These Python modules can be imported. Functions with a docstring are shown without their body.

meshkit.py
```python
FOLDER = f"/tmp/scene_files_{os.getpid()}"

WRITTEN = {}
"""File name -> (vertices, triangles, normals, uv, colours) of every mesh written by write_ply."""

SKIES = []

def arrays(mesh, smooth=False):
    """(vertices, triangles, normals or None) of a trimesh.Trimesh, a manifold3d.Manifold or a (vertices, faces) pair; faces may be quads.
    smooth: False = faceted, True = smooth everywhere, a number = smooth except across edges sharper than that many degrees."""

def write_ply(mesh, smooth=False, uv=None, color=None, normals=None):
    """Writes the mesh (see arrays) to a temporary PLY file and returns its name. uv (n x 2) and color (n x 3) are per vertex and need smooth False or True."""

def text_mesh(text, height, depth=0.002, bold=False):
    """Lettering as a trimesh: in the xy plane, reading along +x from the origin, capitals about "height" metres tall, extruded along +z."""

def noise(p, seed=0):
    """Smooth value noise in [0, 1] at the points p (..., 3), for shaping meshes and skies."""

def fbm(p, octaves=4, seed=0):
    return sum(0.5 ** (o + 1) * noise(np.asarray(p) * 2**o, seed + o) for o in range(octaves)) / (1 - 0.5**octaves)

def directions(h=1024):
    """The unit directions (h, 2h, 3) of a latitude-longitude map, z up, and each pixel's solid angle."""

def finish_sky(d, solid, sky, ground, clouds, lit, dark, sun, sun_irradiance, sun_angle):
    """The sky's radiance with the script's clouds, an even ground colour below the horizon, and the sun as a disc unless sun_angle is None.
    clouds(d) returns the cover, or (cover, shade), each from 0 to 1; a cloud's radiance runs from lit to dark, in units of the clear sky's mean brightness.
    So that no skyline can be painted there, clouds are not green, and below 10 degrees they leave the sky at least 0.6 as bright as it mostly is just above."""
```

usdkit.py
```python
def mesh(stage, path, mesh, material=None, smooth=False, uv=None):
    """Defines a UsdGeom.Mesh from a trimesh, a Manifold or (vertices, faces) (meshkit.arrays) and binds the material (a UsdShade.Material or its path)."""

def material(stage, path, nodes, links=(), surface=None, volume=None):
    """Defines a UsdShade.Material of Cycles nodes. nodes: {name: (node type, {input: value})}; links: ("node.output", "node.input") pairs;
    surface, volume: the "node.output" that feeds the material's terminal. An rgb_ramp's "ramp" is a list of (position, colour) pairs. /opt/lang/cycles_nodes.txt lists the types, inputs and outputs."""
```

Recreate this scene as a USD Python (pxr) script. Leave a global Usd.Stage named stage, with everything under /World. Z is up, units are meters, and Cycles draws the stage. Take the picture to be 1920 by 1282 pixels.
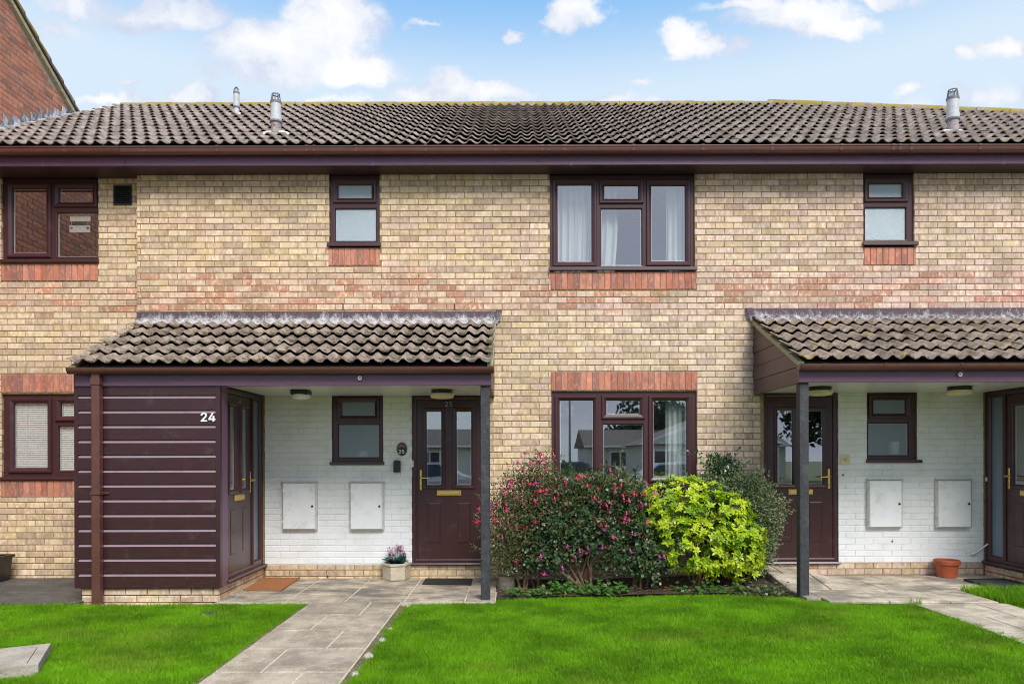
import math, random
import numpy as np, trimesh, usdkit, meshkit
import shapely
from shapely.geometry import Polygon, box as sbox
from pxr import Usd, UsdGeom, UsdLux, UsdShade, Gf, Sdf, Vt

stage = Usd.Stage.CreateInMemory()
UsdGeom.SetStageUpAxis(stage, 'Z')
UsdGeom.SetStageMetersPerUnit(stage, 1.0)
UsdGeom.Xform.Define(stage, '/World')
UsdGeom.Scope.Define(stage, '/World/Looks')
PI = math.pi

# ---------------------------------------------------------------- shader graph helper
class Ref(tuple):
    pass
class Node:
    def __init__(self, name): self.name = name
    def __getitem__(self, o): return Ref((self.name, o))
class G:
    def __init__(self): self.nodes, self.links = {}, []
    def __call__(self, kind, **kw):
        name = 'n%d' % len(self.nodes)
        inp = {}
        for k, v in kw.items():
            if isinstance(v, Ref): self.links.append(('%s.%s' % v, '%s.%s' % (name, k)))
            else: inp[k] = v
        self.nodes[name] = (kind, inp)
        return Node(name)
    def m(self, op, a, b=0.0, c=0.0, clamp=False):
        return self('math', math_type=op, value1=a, value2=b, value3=c, use_clamp=clamp)['value']
    def vm(self, op, a, b=(0, 0, 0), out='vector'):
        return self('vector_math', math_type=op, vector1=a, vector2=b)[out]
    def mix(self, f, a, b, kind='mix'):
        return self('mix', mix_type=kind, fac=f, color1=a, color2=b)['color']
    def pos(self, scale=(1, 1, 1), loc=(0, 0, 0)):
        p = self('geometry')['position']
        return self('mapping', mapping_type='point', vector=p, location=loc, scale=scale)['vector']
    def noise(self, vec, scale=1.0, detail=3, rough=.55, dist=0.0, out='fac'):
        return self('noise_texture', vector=vec, scale=scale, detail=detail, roughness=rough, distortion=dist)[out]
    def ramp(self, f, stops, interpolate=True, out='color'):
        return self('rgb_ramp', fac=f, ramp=stops, interpolate=interpolate)[out]
    def rng(self, v, a, b, c=0.0, d=1.0, kind='smoothstep'):
        return self('map_range', range_type=kind, value=v, from_min=a, from_max=b, to_min=c, to_max=d, clamp=True)['result']
    def bump(self, h, dist, strength=1.0):
        return self('bump', height=h, distance=dist, strength=strength, use_object_space=False)['normal']
    def build(self, name, surf=None, vol=None):
        return usdkit.material(stage, '/World/Looks/' + name, self.nodes, self.links,
                               surface='%s.%s' % surf if surf else None, volume='%s.%s' % vol if vol else None)
def grey(v): return (v, v, v)

# ---------------------------------------------------------------- camera
EYE = (0.0, -8.8, 1.456)
FPX = 1360.0
cam = UsdGeom.Camera.Define(stage, '/World/camera')
cx = UsdGeom.Xformable(cam)
cx.AddTranslateOp().Set(Gf.Vec3d(*EYE))
cx.AddRotateXOp().Set(90.0)
cx.AddRotateZOp().Set(-0.14)
cam.CreateHorizontalApertureAttr(36.0)
cam.CreateVerticalApertureAttr(36.0 * 683 / 1024)
cam.CreateFocalLengthAttr(36.0 * FPX / 1920)
cam.CreateVerticalApertureOffsetAttr(36.0 * 217 / 1920)
cam.CreateClippingRangeAttr(Gf.Vec2f(0.05, 5000))
cam.CreateExposureAttr(1.5)

# ---------------------------------------------------------------- sun and sky
SUN_EL, SUN_DIR = math.radians(47), (0.36, -0.93)
SUN_ROT = math.atan2(*SUN_DIR)
sun = UsdLux.DistantLight.Define(stage, '/World/sun')
sun.CreateIntensityAttr(0.40)
sun.CreateAngleAttr(30.0)
sun.CreateColorAttr(Gf.Vec3f(1.0, 0.97, 0.93))
sun.CreateNormalizeAttr(True)
sx = UsdGeom.Xformable(sun)
hn = math.hypot(*SUN_DIR)
sd = np.array([SUN_DIR[0] / hn * math.cos(SUN_EL), SUN_DIR[1] / hn * math.cos(SUN_EL), math.sin(SUN_EL)])
# light shines along its -z: its +z must point to the sun
zax = sd; xax = np.cross([0, 0, 1], zax); xax /= np.linalg.norm(xax); yax = np.cross(zax, xax)
sx.AddTransformOp().Set(Gf.Matrix4d(*xax, 0, *yax, 0, *zax, 0, 0, 0, 0, 1))

dome = UsdLux.DomeLight.Define(stage, '/World/sky')
dome.CreateIntensityAttr(1.0)
def sky_material():
    g = G()
    d = g('texture_coordinate')['generated']
    sky = g('sky_texture', sky_type='single_scattering', sun_disc=False, sun_elevation=SUN_EL, sun_rotation=SUN_ROT,
            altitude=50.0, air_density=1.0, aerosol_density=1.0, ozone_density=1.2, vector=d)['color']
    s = g('separate_xyz', vector=d)
    ysafe = g.m('maximum', s['y'], 0.12)
    u = g.m('divide', s['x'], ysafe)
    v = g.m('divide', s['z'], ysafe)
    uv = g('combine_xyz', x=u, y=v, z=0.0)['vector']
    # wobble the edges of the clouds
    n1 = g('noise_texture', vector=uv, scale=9.0, detail=9, roughness=.66)
    off = g.vm('multiply', g.vm('subtract', n1['color'], (.5, .5, .5)), (.13, .085, 0))
    uvw = g.vm('add', uv, off)
    # cumulus heaps: centre and radii as tangents of the bearing and the height
    def T(px, py): return ((px - 960) / FPX, (858 - py) / FPX)
    heaps = [(540, 95, 150, 62, 1.0), (620, 35, 95, 70, 1.0), (470, 75, 85, 40, 1.0), (640, 125, 105, 36, 1.0), (540, 140, 190, 24, .55),
             (300, 28, 130, 32, 1.0), (150, 12, 110, 22, .55), (110, 60, 95, 26, .35),
             (1088, 36, 62, 34, 1.0), (1048, 48, 40, 20, .8), (957, 69, 17, 11, .8), (797, 40, 36, 7, .45),
             (1292, 66, 48, 36, 1.0), (1330, 82, 36, 24, .8), (1275, 98, 42, 14, .4), (1383, 95, 24, 16, .45),
             (1500, 28, 135, 34, 1.0), (1560, 48, 95, 26, 1.0), (1410, 5, 90, 14, .7), (1680, 2, 80, 16, .55),
             (835, 166, 56, 34, 1.0), (775, 174, 50, 22, .9), (930, 176, 75, 18, .85),
             (365, 178, 46, 18, .8), (215, 186, 90, 12, .6), (245, 160, 24, 14, .4),
             (1700, 166, 34, 15, .8), (1890, 88, 48, 22, 1.0), (1832, 94, 24, 20, .8), (1860, 180, 90, 30, .45), (1160, 184, 50, 12, .5), (1205, 158, 22, 12, .4),
             (700, 190, 400, 10, .45), (1400, 205, 600, 18, .35)]
    total = None
    for px, py, rx, ry, amt in heaps:
        c = T(px, py)
        q = g.vm('multiply', g.vm('subtract', uvw, (c[0], c[1], 0)), (FPX / (rx * 1.25), FPX / (ry * 1.3), 0))
        f = g.m('multiply', g.m('subtract', 1.0, g.vm('length', q, out='value')), amt)
        total = f if total is None else g.m('maximum', total, f)
    n2 = g.noise(uv, 22.0, 8, .66)
    cov = g.m('add', total, g.m('multiply', g.m('subtract', n2, .5), .5))
    cov = g.rng(cov, .0, .44)
    # the rest of the sky: broken cloud of the same kind
    rest = g('mapping', mapping_type='point', vector=d, scale=(1, 1, 1.9))['vector']
    n3 = g.noise(rest, 2.6, 7, .6)
    wide = g.rng(n3, .44, .60)
    front = g.m('multiply', g.rng(s['y'], .50, .62), g.rng(s['z'], .66, .52))
    cover = g('mix_float', fac=front, a=wide, b=cov)['result']
    # veil that pales the blue towards the horizon
    veil = g.rng(s['z'], .555, .43, 0.0, .78)
    base = g.mix(veil, g.mix(.7, g.mix(1.0, sky, (.9, .9, .9), 'multiply'), (2.1, 4.8, 8.3)), (5.8, 6.5, 7.0))
    n4 = g.noise(uvw, 7.0, 5, .6)
    lit = g.ramp(g.rng(g.m('add', n4, g.m('multiply', total, .22)), .42, .80), [(0, (4.5, 5.0, 6.3)), (.45, (6.0, 6.3, 6.9)), (1, (7.3, 7.3, 7.35))])
    col = g.mix(cover, base, lit)
    b = g('background_shader', color=col, strength=0.05)
    return g.build('sky_with_broken_cloud', b['background'])
UsdShade.MaterialBindingAPI.Apply(dome.GetPrim()).Bind(sky_material())
dome.GetPrim().SetCustomDataByKey('label', 'blue sky with white heaped clouds over the roofs')
dome.GetPrim().SetCustomDataByKey('category', 'sky')
dome.GetPrim().SetCustomDataByKey('kind', 'structure')

# ---------------------------------------------------------------- prim helpers
_used = {}
def numbered(parent, name):
    k = _used.get((parent, name), 0)
    _used[(parent, name)] = k + 1
    return name if k == 0 else '%s_%03d' % (name, k)
def ppath(parent):
    return '/World' if parent is None else str(parent.GetPath())
def tag(p, label=None, cat=None, group=None, kind=None):
    for k, v in (('label', label), ('category', cat), ('group', group), ('kind', kind)):
        if v: p.SetCustomDataByKey(k, v)
    return p
def obj(name, mesh, m, parent=None, smooth=False, **kw):
    base = ppath(parent)
    pr = usdkit.mesh(stage, base + '/' + numbered(base, name), mesh, m, smooth=smooth).GetPrim()
    return tag(pr, **kw)
def thing(name, label=None, cat=None, group=None, loc=(0, 0, 0), rz=0.0, parent=None, kind=None):
    base = ppath(parent)
    x = UsdGeom.Xform.Define(stage, base + '/' + numbered(base, name))
    x.AddTranslateOp().Set(Gf.Vec3d(*map(float, loc)))
    x.AddRotateZOp().Set(math.degrees(rz))
    return tag(x.GetPrim(), label, cat, group, kind)
def dup(root, loc, rz=0.0, label=None, group=None, name=None):
    cd = root.GetCustomData()
    n = name or root.GetName().rstrip('0123456789').rstrip('_')
    r = thing(n, label or cd.get('label'), cd.get('category'), group or cd.get('group'), loc, rz)
    r.GetReferences().AddInternalReference(root.GetPath())
    r.SetInstanceable(True)
    return r

# ---------------------------------------------------------------- mesh helpers
class MB:
    def __init__(self): self.v, self.f, self.n = [], [], 0
    def add(self, v, f):
        v = np.asarray(v, float).reshape(-1, 3); f = np.asarray(f, int)
        if f.shape[1] == 4: f = np.vstack([f[:, [0, 1, 2]], f[:, [0, 2, 3]]])
        self.v.append(v); self.f.append(f + self.n); self.n += len(v); return self
    def tm(self, t): return self.add(t.vertices, t.faces)
    def get(self): return (np.vstack(self.v), np.vstack(self.f))
    def quad(self, a, b, c, d): return self.add([a, b, c, d], [[0, 1, 2, 3]])
    def box(self, x0, x1, y0, y1, z0, z1): return self.add(*box(x0, x1, y0, y1, z0, z1))
    def cbox(self, x0, x1, y0, y1, z0, z1, c): return self.add(*cbox(x0, x1, y0, y1, z0, z1, c))
BF = np.array([[0, 2, 3, 1], [4, 5, 7, 6], [0, 1, 5, 4], [2, 6, 7, 3], [0, 4, 6, 2], [1, 3, 7, 5]])
def box(x0, x1, y0, y1, z0, z1):
    v = np.array([[x, y, z] for z in (z0, z1) for y in (y0, y1) for x in (x0, x1)], float)
    f = np.vstack([BF[:, [0, 1, 2]], BF[:, [0, 2, 3]]])
    return v, f
_hull_cache = {}
def cbox(x0, x1, y0, y1, z0, z1, c=0.004):
    """box with chamfered edges"""
    if 'f' not in _hull_cache:
        p = []
        for sx_ in (-1, 1):
            for sy_ in (-1, 1):
                for sz_ in (-1, 1):
                    for ax in range(3):
                        q = np.array([sx_, sy_, sz_], float); q[[a for a in range(3) if a != ax]] *= .8
                        p.append(q)
        p = np.array(p); h = trimesh.convex.convex_hull(p)
        # map hull vertices back to p order
        idx = [int(np.argmin(((p - q) ** 2).sum(1))) for q in h.vertices]
        _hull_cache['f'] = np.array(idx)[h.faces]
        _hull_cache['s'] = np.sign(p); _hull_cache['in'] = (np.abs(p) < .9).astype(float)
    s, i = _hull_cache['s'], _hull_cache['in']
    cen = np.array([(x0 + x1) / 2, (y0 + y1) / 2, (z0 + z1) / 2]); half = np.array([x1 - x0, y1 - y0, z1 - z0]) / 2
    v = cen + s * (half - i * min(c, half.min() * .9))
    return v, _hull_cache['f'].copy()
def brick_mesh(x0, x1, z0, z1, yf, yb, c=.004):
    """face brick: chamfered front, open back"""
    o = [(x0, z0), (x1, z0), (x1, z1), (x0, z1)]
    i = [(x0 + c, z0 + c), (x1 - c, z0 + c), (x1 - c, z1 - c), (x0 + c, z1 - c)]
    v = [(x, yf, z) for x, z in i] + [(x, yf + c * .8, z) for x, z in o] + [(x, yb, z) for x, z in o]
    f = [[0, 1, 2, 3]]
    for k in range(4):
        j = (k + 1) % 4
        f += [[k, 4 + k, 4 + j, j], [4 + k, 8 + k, 8 + j, 4 + j]]
    f = np.array(f)
    return np.array(v, float), np.vstack([f[:, [0, 1, 2]], f[:, [0, 2, 3]]])
def ring(x0, x1, z0, z1, prof):
    """mitred frame in the xz plane; prof = (inset, y) from outside to inside"""
    v, f = [], []
    for i, y in prof:
        v += [(x0 + i, y, z0 + i), (x1 - i, y, z0 + i), (x1 - i, y, z1 - i), (x0 + i, y, z1 - i)]
    for p in range(len(prof) - 1):
        for k in range(4):
            j = (k + 1) % 4
            f.append([p * 4 + k, p * 4 + j, p * 4 + 4 + j, p * 4 + 4 + k])
    return np.array(v, float), np.array(f)
def cells(x0, x1, z0, z1, holes):
    xs = sorted({x0, x1, *[min(max(h[i], x0), x1) for h in holes for i in (0, 1)]})
    zs = sorted({z0, z1, *[min(max(h[i], z0), z1) for h in holes for i in (2, 3)]})
    for a, b in zip(xs, xs[1:]):
        for c, d in zip(zs, zs[1:]):
            mx, mz = (a + b) / 2, (c + d) / 2
            if b - a < 1e-6 or d - c < 1e-6: continue
            if not any(h[0] < mx < h[1] and h[2] < mz < h[3] for h in holes): yield a, b, c, d
def plate(x0, x1, z0, z1, holes, yf, yb, edges=True):
    """a sheet with openings: front, reveals and outer edges"""
    m = MB()
    for a, b, c, d in cells(x0, x1, z0, z1, holes):
        m.quad((a, yf, c), (b, yf, c), (b, yf, d), (a, yf, d))
    for h in holes:
        a, b, c, d = max(h[0], x0), min(h[1], x1), max(h[2], z0), min(h[3], z1)
        m.quad((a, yf, c), (a, yb, c), (b, yb, c), (b, yf, c)); m.quad((a, yf, d), (b, yf, d), (b, yb, d), (a, yb, d))
        m.quad((a, yf, c), (a, yf, d), (a, yb, d), (a, yb, c)); m.quad((b, yf, c), (b, yb, c), (b, yb, d), (b, yf, d))
    if edges:
        a, b, c, d = x0, x1, z0, z1
        m.quad((a, yf, c), (b, yf, c), (b, yb, c), (a, yb, c)); m.quad((a, yf, d), (a, yb, d), (b, yb, d), (b, yf, d))
        m.quad((a, yf, c), (a, yb, c), (a, yb, d), (a, yf, d)); m.quad((b, yf, c), (b, yf, d), (b, yb, d), (b, yb, c))
    return m.get()
def rect_minus(r, holes, minw=.022, minh=.02):
    out = [r]
    for h in holes:
        nxt = []
        for a, b, c, d in out:
            if h[1] <= a or h[0] >= b or h[3] <= c or h[2] >= d: nxt.append((a, b, c, d)); continue
            if h[0] > a: nxt.append((a, h[0], c, d))
            if h[1] < b: nxt.append((h[1], b, c, d))
            m0, m1 = max(a, h[0]), min(b, h[1])
            if h[2] > c: nxt.append((m0, m1, c, h[2]))
            if h[3] < d: nxt.append((m0, m1, h[3], d))
        out = nxt
    return [q for q in out if q[1] - q[0] > minw and q[3] - q[2] > minh]
def xf(mesh, M):
    v, f = mesh if isinstance(mesh, tuple) else mesh.get()
    v = np.asarray(v) @ np.asarray(M)[:3, :3].T + np.asarray(M)[:3, 3]
    return v, f
def rotz(a, loc=(0, 0, 0)):
    c, s = math.cos(a), math.sin(a)
    return np.array([[c, -s, 0, loc[0]], [s, c, 0, loc[1]], [0, 0, 1, loc[2]], [0, 0, 0, 1.0]])
def prism(poly, axis, a, b):
    """extrude a 2-D outline along x ('x': outline is (y,z)) or y ('y': outline is (x,z)) or z"""
    p = Polygon(poly) if not isinstance(poly, Polygon) else poly
    t = trimesh.creation.extrude_polygon(p, b - a, engine='earcut')
    v = t.vertices.copy(); f = t.faces
    if axis == 'x': v = np.stack([v[:, 2] + a, v[:, 0], v[:, 1]], 1)
    elif axis == 'y': v = np.stack([v[:, 0], v[:, 2] + a, v[:, 1]], 1); f = f[:, ::-1]
    else: v = v + [0, 0, a]
    return v, f
def tube(pts, r, n=8, cap=True):
    pts = np.asarray(pts, float); r = np.broadcast_to(np.asarray(r, float), len(pts))
    t = np.gradient(pts, axis=0); t /= np.maximum(np.linalg.norm(t, axis=1, keepdims=True), 1e-9)
    up = np.array([0, 0, 1.0]) if abs(t[:, 2]).max() < .9 else np.array([.3, 1, 0.1])
    V = []
    for p, tt, rr in zip(pts, t, r):
        a = np.cross(tt, up); a /= max(np.linalg.norm(a), 1e-9); b = np.cross(tt, a)
        th = np.linspace(0, 2 * PI, n, endpoint=False)
        V.append(p + rr * (np.cos(th)[:, None] * a + np.sin(th)[:, None] * b))
    V = np.vstack(V); F = []
    for k in range(len(pts) - 1):
        for j in range(n):
            q = (j + 1) % n
            F.append([k * n + j, k * n + q, (k + 1) * n + q, (k + 1) * n + j])
    F = np.array(F); F = np.vstack([F[:, [0, 1, 2]], F[:, [0, 2, 3]]])
    if cap:
        V = np.vstack([V, pts[:1], pts[-1:]]); a, b = len(V) - 2, len(V) - 1
        F = np.vstack([F, [[a, (j + 1) % n, j] for j in range(n)], [[b, (len(pts) - 1) * n + j, (len(pts) - 1) * n + (j + 1) % n] for j in range(n)]])
    return V, F
def lathe(prof, n=24, loc=(0, 0, 0)):
    prof = np.asarray(prof, float); th = np.linspace(0, 2 * PI, n, endpoint=False)
    V = np.vstack([np.stack([r * np.cos(th), r * np.sin(th), np.full(n, z)], 1) for r, z in prof]) + loc
    F = []
    for k in range(len(prof) - 1):
        for j in range(n):
            q = (j + 1) % n
            F.append([k * n + j, k * n + q, (k + 1) * n + q, (k + 1) * n + j])
    return V, np.array(F)

# ---------------------------------------------------------------- materials
M = {}
def simple(name, color, rough=.5, var=.12, scale=20, bump=0.0, bscale=120, metallic=0.0, spec=.5, coat=0.0, dirt=None, dirt_amt=.5, dscale=6):
    g = G(); p = g.pos()
    n = g.noise(p, scale, 4, .6)
    c = g.mix(g.rng(n, .3, .7), tuple(x * (1 - var) for x in color), tuple(min(1, x * (1 + var)) for x in color))
    if dirt is not None:
        d = g.noise(p, dscale, 6, .68)
        c = g.mix(g.m('multiply', g.rng(d, .5, .68), dirt_amt), c, dirt)
    kw = dict(base_color=c, roughness=rough, metallic=metallic, specular_ior_level=spec, coat_weight=coat)
    if bump: kw['normal'] = g.bump(g.noise(p, bscale, 3, .6), bump)
    b = g('principled_bsdf', **kw)
    M[name] = g.build(name, b['BSDF'])
    return M[name]

def brick_material(name, axis, stops, band, mottle, rough=.85, seed=0, tint=None, size=(.225, .075, .03)):
    g = G()
    P = g('geometry')['position']
    s = g('separate_xyz', vector=P)
    z = g.m('divide', g.m('subtract', s['z'], size[2]), size[1])
    row = g.m('floor', z)
    half = g.m('multiply', g.m('floored_modulo', row, 2.0), .5)
    col = g.m('floor', g.m('add', g.m('divide', s[axis], size[0]), half))
    cell = g('combine_xyz', x=col, y=row, z=float(seed))['vector']
    wn = g('white_noise_texture', dimensions='3D', vector=cell)
    rgb = g('separate_color', color=wn['color'])
    t = wn['value']
    big = g.noise(P, .55, 3, .6)
    if band:
        bm = g.m('multiply', g.rng(s['z'], band[0] - .10, band[0] + .08), g.rng(s['z'], band[1] + .10, band[1] - .10))
        bm = g.m('multiply', bm, g.rng(g.noise(g.pos((.5, .5, 2.5)), 1.3, 2), .26, .55))
        t = g.m('add', g.m('multiply', t, .64), g.m('multiply', bm, .52))
    c = g.ramp(t, stops)
    # lighter and darker firing patches inside a brick
    jit = g.vm('add', P, g.vm('multiply', wn['color'], (7.0, 3.0, 5.0)))
    patch = g.noise(g('mapping', mapping_type='point', vector=jit, scale=(17, 17, 5))['vector'], 1.0, 2, .5)
    c = g.mix(g.m('multiply', g.rng(patch, .47, .62), mottle), c, (.40, .275, .155) if stops is BUFF else tuple(x * y for x, y in zip(stops[-1][1], (.82, .86, .9))))
    pale = g.noise(g('mapping', mapping_type='point', vector=jit, scale=(26, 26, 14))['vector'], 1.0, 4, .65)
    c = g.mix(g.m('multiply', g.rng(pale, .48, .68), .65), c, tuple(min(1, x * 1.25 + .03) for x in stops[0][1]))
    c = g.mix(1.0, c, g.ramp(rgb['g'], [(0, grey(.76)), (.5, grey(.98)), (1, grey(1.12))]), 'multiply')
    if band: c = g.mix(g.m('multiply', g.rng(g.noise(P, 1.4, 6, .7), .45, .72), .30), c, (.22, .18, .12))
    if tint: c = g.mix(g.m('multiply', g.rng(big, .40, .62), .8), c, g.mix(1.0, c, tint, 'multiply'))
    if band: c = g.mix(g.rng(s['x'], -1.5, 2.6), c, g.mix(1.0, c, (1.0, 1.0, 1.12), 'multiply'))
    fine = g.noise(P, 160, 4, .7)
    c = g.mix(1.0, c, g.ramp(fine, [(0, grey(.72)), (.45, grey(1.0)), (1, grey(1.12))]), 'multiply')
    spots = g('voronoi_texture', vector=P, scale=55.0, feature='f1')['distance']
    c = g.mix(g.m('multiply', g.rng(spots, .12, .05), .35), c, tuple(x * .45 for x in stops[1][1]))
    nb = g.bump(g.m('add', g.m('multiply', fine, .5), patch), .004)
    b = g('principled_bsdf', base_color=c, roughness=rough, specular_ior_level=.25, normal=nb)
    M[name] = g.build(name, b['BSDF'])
BUFF = [(0, (.68, .545, .365)), (.16, (.63, .47, .255)), (.32, (.665, .515, .37)), (.48, (.57, .41, .265)), (.62, (.62, .455, .34)), (.76, (.585, .38, .27)), (.9, (.54, .30, .20)), (1, (.50, .235, .15))]
brick_material('buff_brick', 'x', BUFF, (3.22, 3.72), .5, tint=(1.0, .95, 1.0))
brick_material('buff_brick_side', 'y', BUFF, None, .62, seed=3)
REDB = [(0, (.55, .215, .135)), (.3, (.49, .165, .105)), (.55, (.55, .24, .16)), (.75, (.43, .165, .12)), (.92, (.33, .15, .12)), (1, (.28, .14, .12))]
brick_material('red_brick', 'x', REDB, None, .5, seed=5, size=(.075, 30.0, 0))
GABB = [(0, (.50, .215, .13)), (.3, (.43, .165, .10)), (.6, (.52, .20, .12)), (.85, (.38, .18, .125)), (1, (.30, .16, .12))]
brick_material('gable_brick', 'y', GABB, None, .4, seed=9)
simple('mortar', (.30, .22, .11), .95, .22, 40, .003, 200, spec=.1, dirt=(.17, .13, .06), dirt_amt=.6)
simple('red_mortar', (.32, .23, .13), .95, .2, 40, .003, 200, spec=.1)
simple('gable_mortar', (.38, .32, .25), .95, .15, 40, .003, 200, spec=.1)

def white_brick():
    for nm, col in (('white_paint_brick', .84), ('white_paint_joint', .73)):
        g = G(); P = g('geometry')['position']; s = g('separate_xyz', vector=P)
        n = g.noise(P, 3.0, 5, .65); n2 = g.noise(P, 60, 4, .65)
        c = g.mix(g.rng(n, .42, .7), (col, col, col * .985), (col * .9, col * .905, col * .86))
        top_tint = g.m('multiply', g.rng(s['z'], 1.75, 2.2), g.rng(g.noise(g.pos((1, 1, .5)), 2.2, 4), .25, .6))  # patchy greenish, darker tone that grows towards the wall top
        c = g.mix(g.m('multiply', top_tint, .55), c, (col * .72, col * .76, col * .5))
        c = g.mix(g.m('multiply', g.rng(n2, .62, .72), .25), c, (.45, .42, .36))
        b = g('principled_bsdf', base_color=c, roughness=.6, normal=g.bump(g.noise(P, 45, 4, .6), .006))
        M[nm] = g.build(nm, b['BSDF'])
white_brick()

def upvc(name, color, rough, grain=(6, 60, 60), ledge=None):
    g = G(); P = g.pos(grain)
    n = g.noise(P, 3, 4, .6)
    c = g.mix(g.rng(n, .3, .7), tuple(x * .86 for x in color), tuple(x * 1.14 for x in color))
    d = g.noise(g.pos(), 5, 6, .7)
    c = g.mix(g.m('multiply', g.rng(d, .54, .72), .16), c, (.16, .13, .13))
    if ledge:   # sky light on the sloping board tops, painted in as a paler colour
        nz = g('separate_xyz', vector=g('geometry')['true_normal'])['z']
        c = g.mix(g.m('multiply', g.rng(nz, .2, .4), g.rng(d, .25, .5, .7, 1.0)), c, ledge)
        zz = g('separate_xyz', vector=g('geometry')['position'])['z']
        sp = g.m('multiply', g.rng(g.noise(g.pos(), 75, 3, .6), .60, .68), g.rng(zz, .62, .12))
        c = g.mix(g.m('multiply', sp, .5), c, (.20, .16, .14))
    b = g('principled_bsdf', base_color=c, roughness=rough, specular_ior_level=.5, normal=g.bump(n, .0004))
    M[name] = g.build(name, b['BSDF'])
upvc('rosewood_frame', (.058, .021, .023), .30)
upvc('door_skin', (.047, .0155, .017), .28, (60, 60, 6))
upvc('fascia_board', (.135, .060, .108), .36, (3, 40, 40))
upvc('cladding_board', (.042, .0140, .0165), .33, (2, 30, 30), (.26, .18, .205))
upvc('gable_board', (.060, .027, .026), .4, (50, 3, 50))
simple('gutter_plastic', (.112, .042, .031), .35, .12, 8, dirt=(.08, .05, .045), dirt_amt=.5)
simple('dark_gasket', (.012, .010, .010), .5)
simple('spacer_bar', (.55, .56, .55), .4)
simple('soffit_white', (.74, .74, .71), .35, .05)
simple('soffit_dark', (.045, .022, .026), .4, .1)
simple('black_plastic', (.014, .014, .015), .35)
simple('vent_black', (.03, .026, .026), .5)
simple('post_paint', (.032, .032, .036), .62, .3, 25, .004, 60, dirt=(.10, .10, .105), dirt_amt=.45, dscale=9)
simple('brass', (.80, .55, .17), .28, .06, 30, metallic=.85)
simple('white_plastic', (.78, .78, .76), .4, .03)
simple('meter_white', (.82, .82, .81), .45, .03, 8, dirt=(.52, .49, .44), dirt_amt=.45, dscale=7)
simple('meter_rim', (.58, .56, .52), .5, .08, 14, dirt=(.32, .28, .22), dirt_amt=.6, dscale=16)
simple('cream_plastic', (.72, .60, .36), .45, .06)
simple('opal_diffuser', (.80, .78, .66), .35, .04)
simple('opal_white', (.82, .82, .79), .3, .04)
simple('flue_grey', (.50, .52, .53), .45, .06, 12, dirt=(.34, .32, .30), dirt_amt=.4, dscale=14)
simple('flue_dark', (.16, .17, .18), .5, .1)
simple('flue_pipe', (.34, .29, .28), .7, .2, 40, dirt=(.13, .05, .045), dirt_amt=.9, dscale=16)
simple('white_cement', (.66, .64, .59), .9, .15, 20, .01, 50)
simple('verge_cement', (.40, .355, .22), .95, .2, 25, .008, 60, dirt=(.22, .19, .09), dirt_amt=.6)
simple('roof_felt', (.02, .019, .018), .9)
simple('room_wall', (.70, .69, .68), .9)
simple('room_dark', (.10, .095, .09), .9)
simple('house_plain', (.42, .32, .2), .9)

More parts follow.
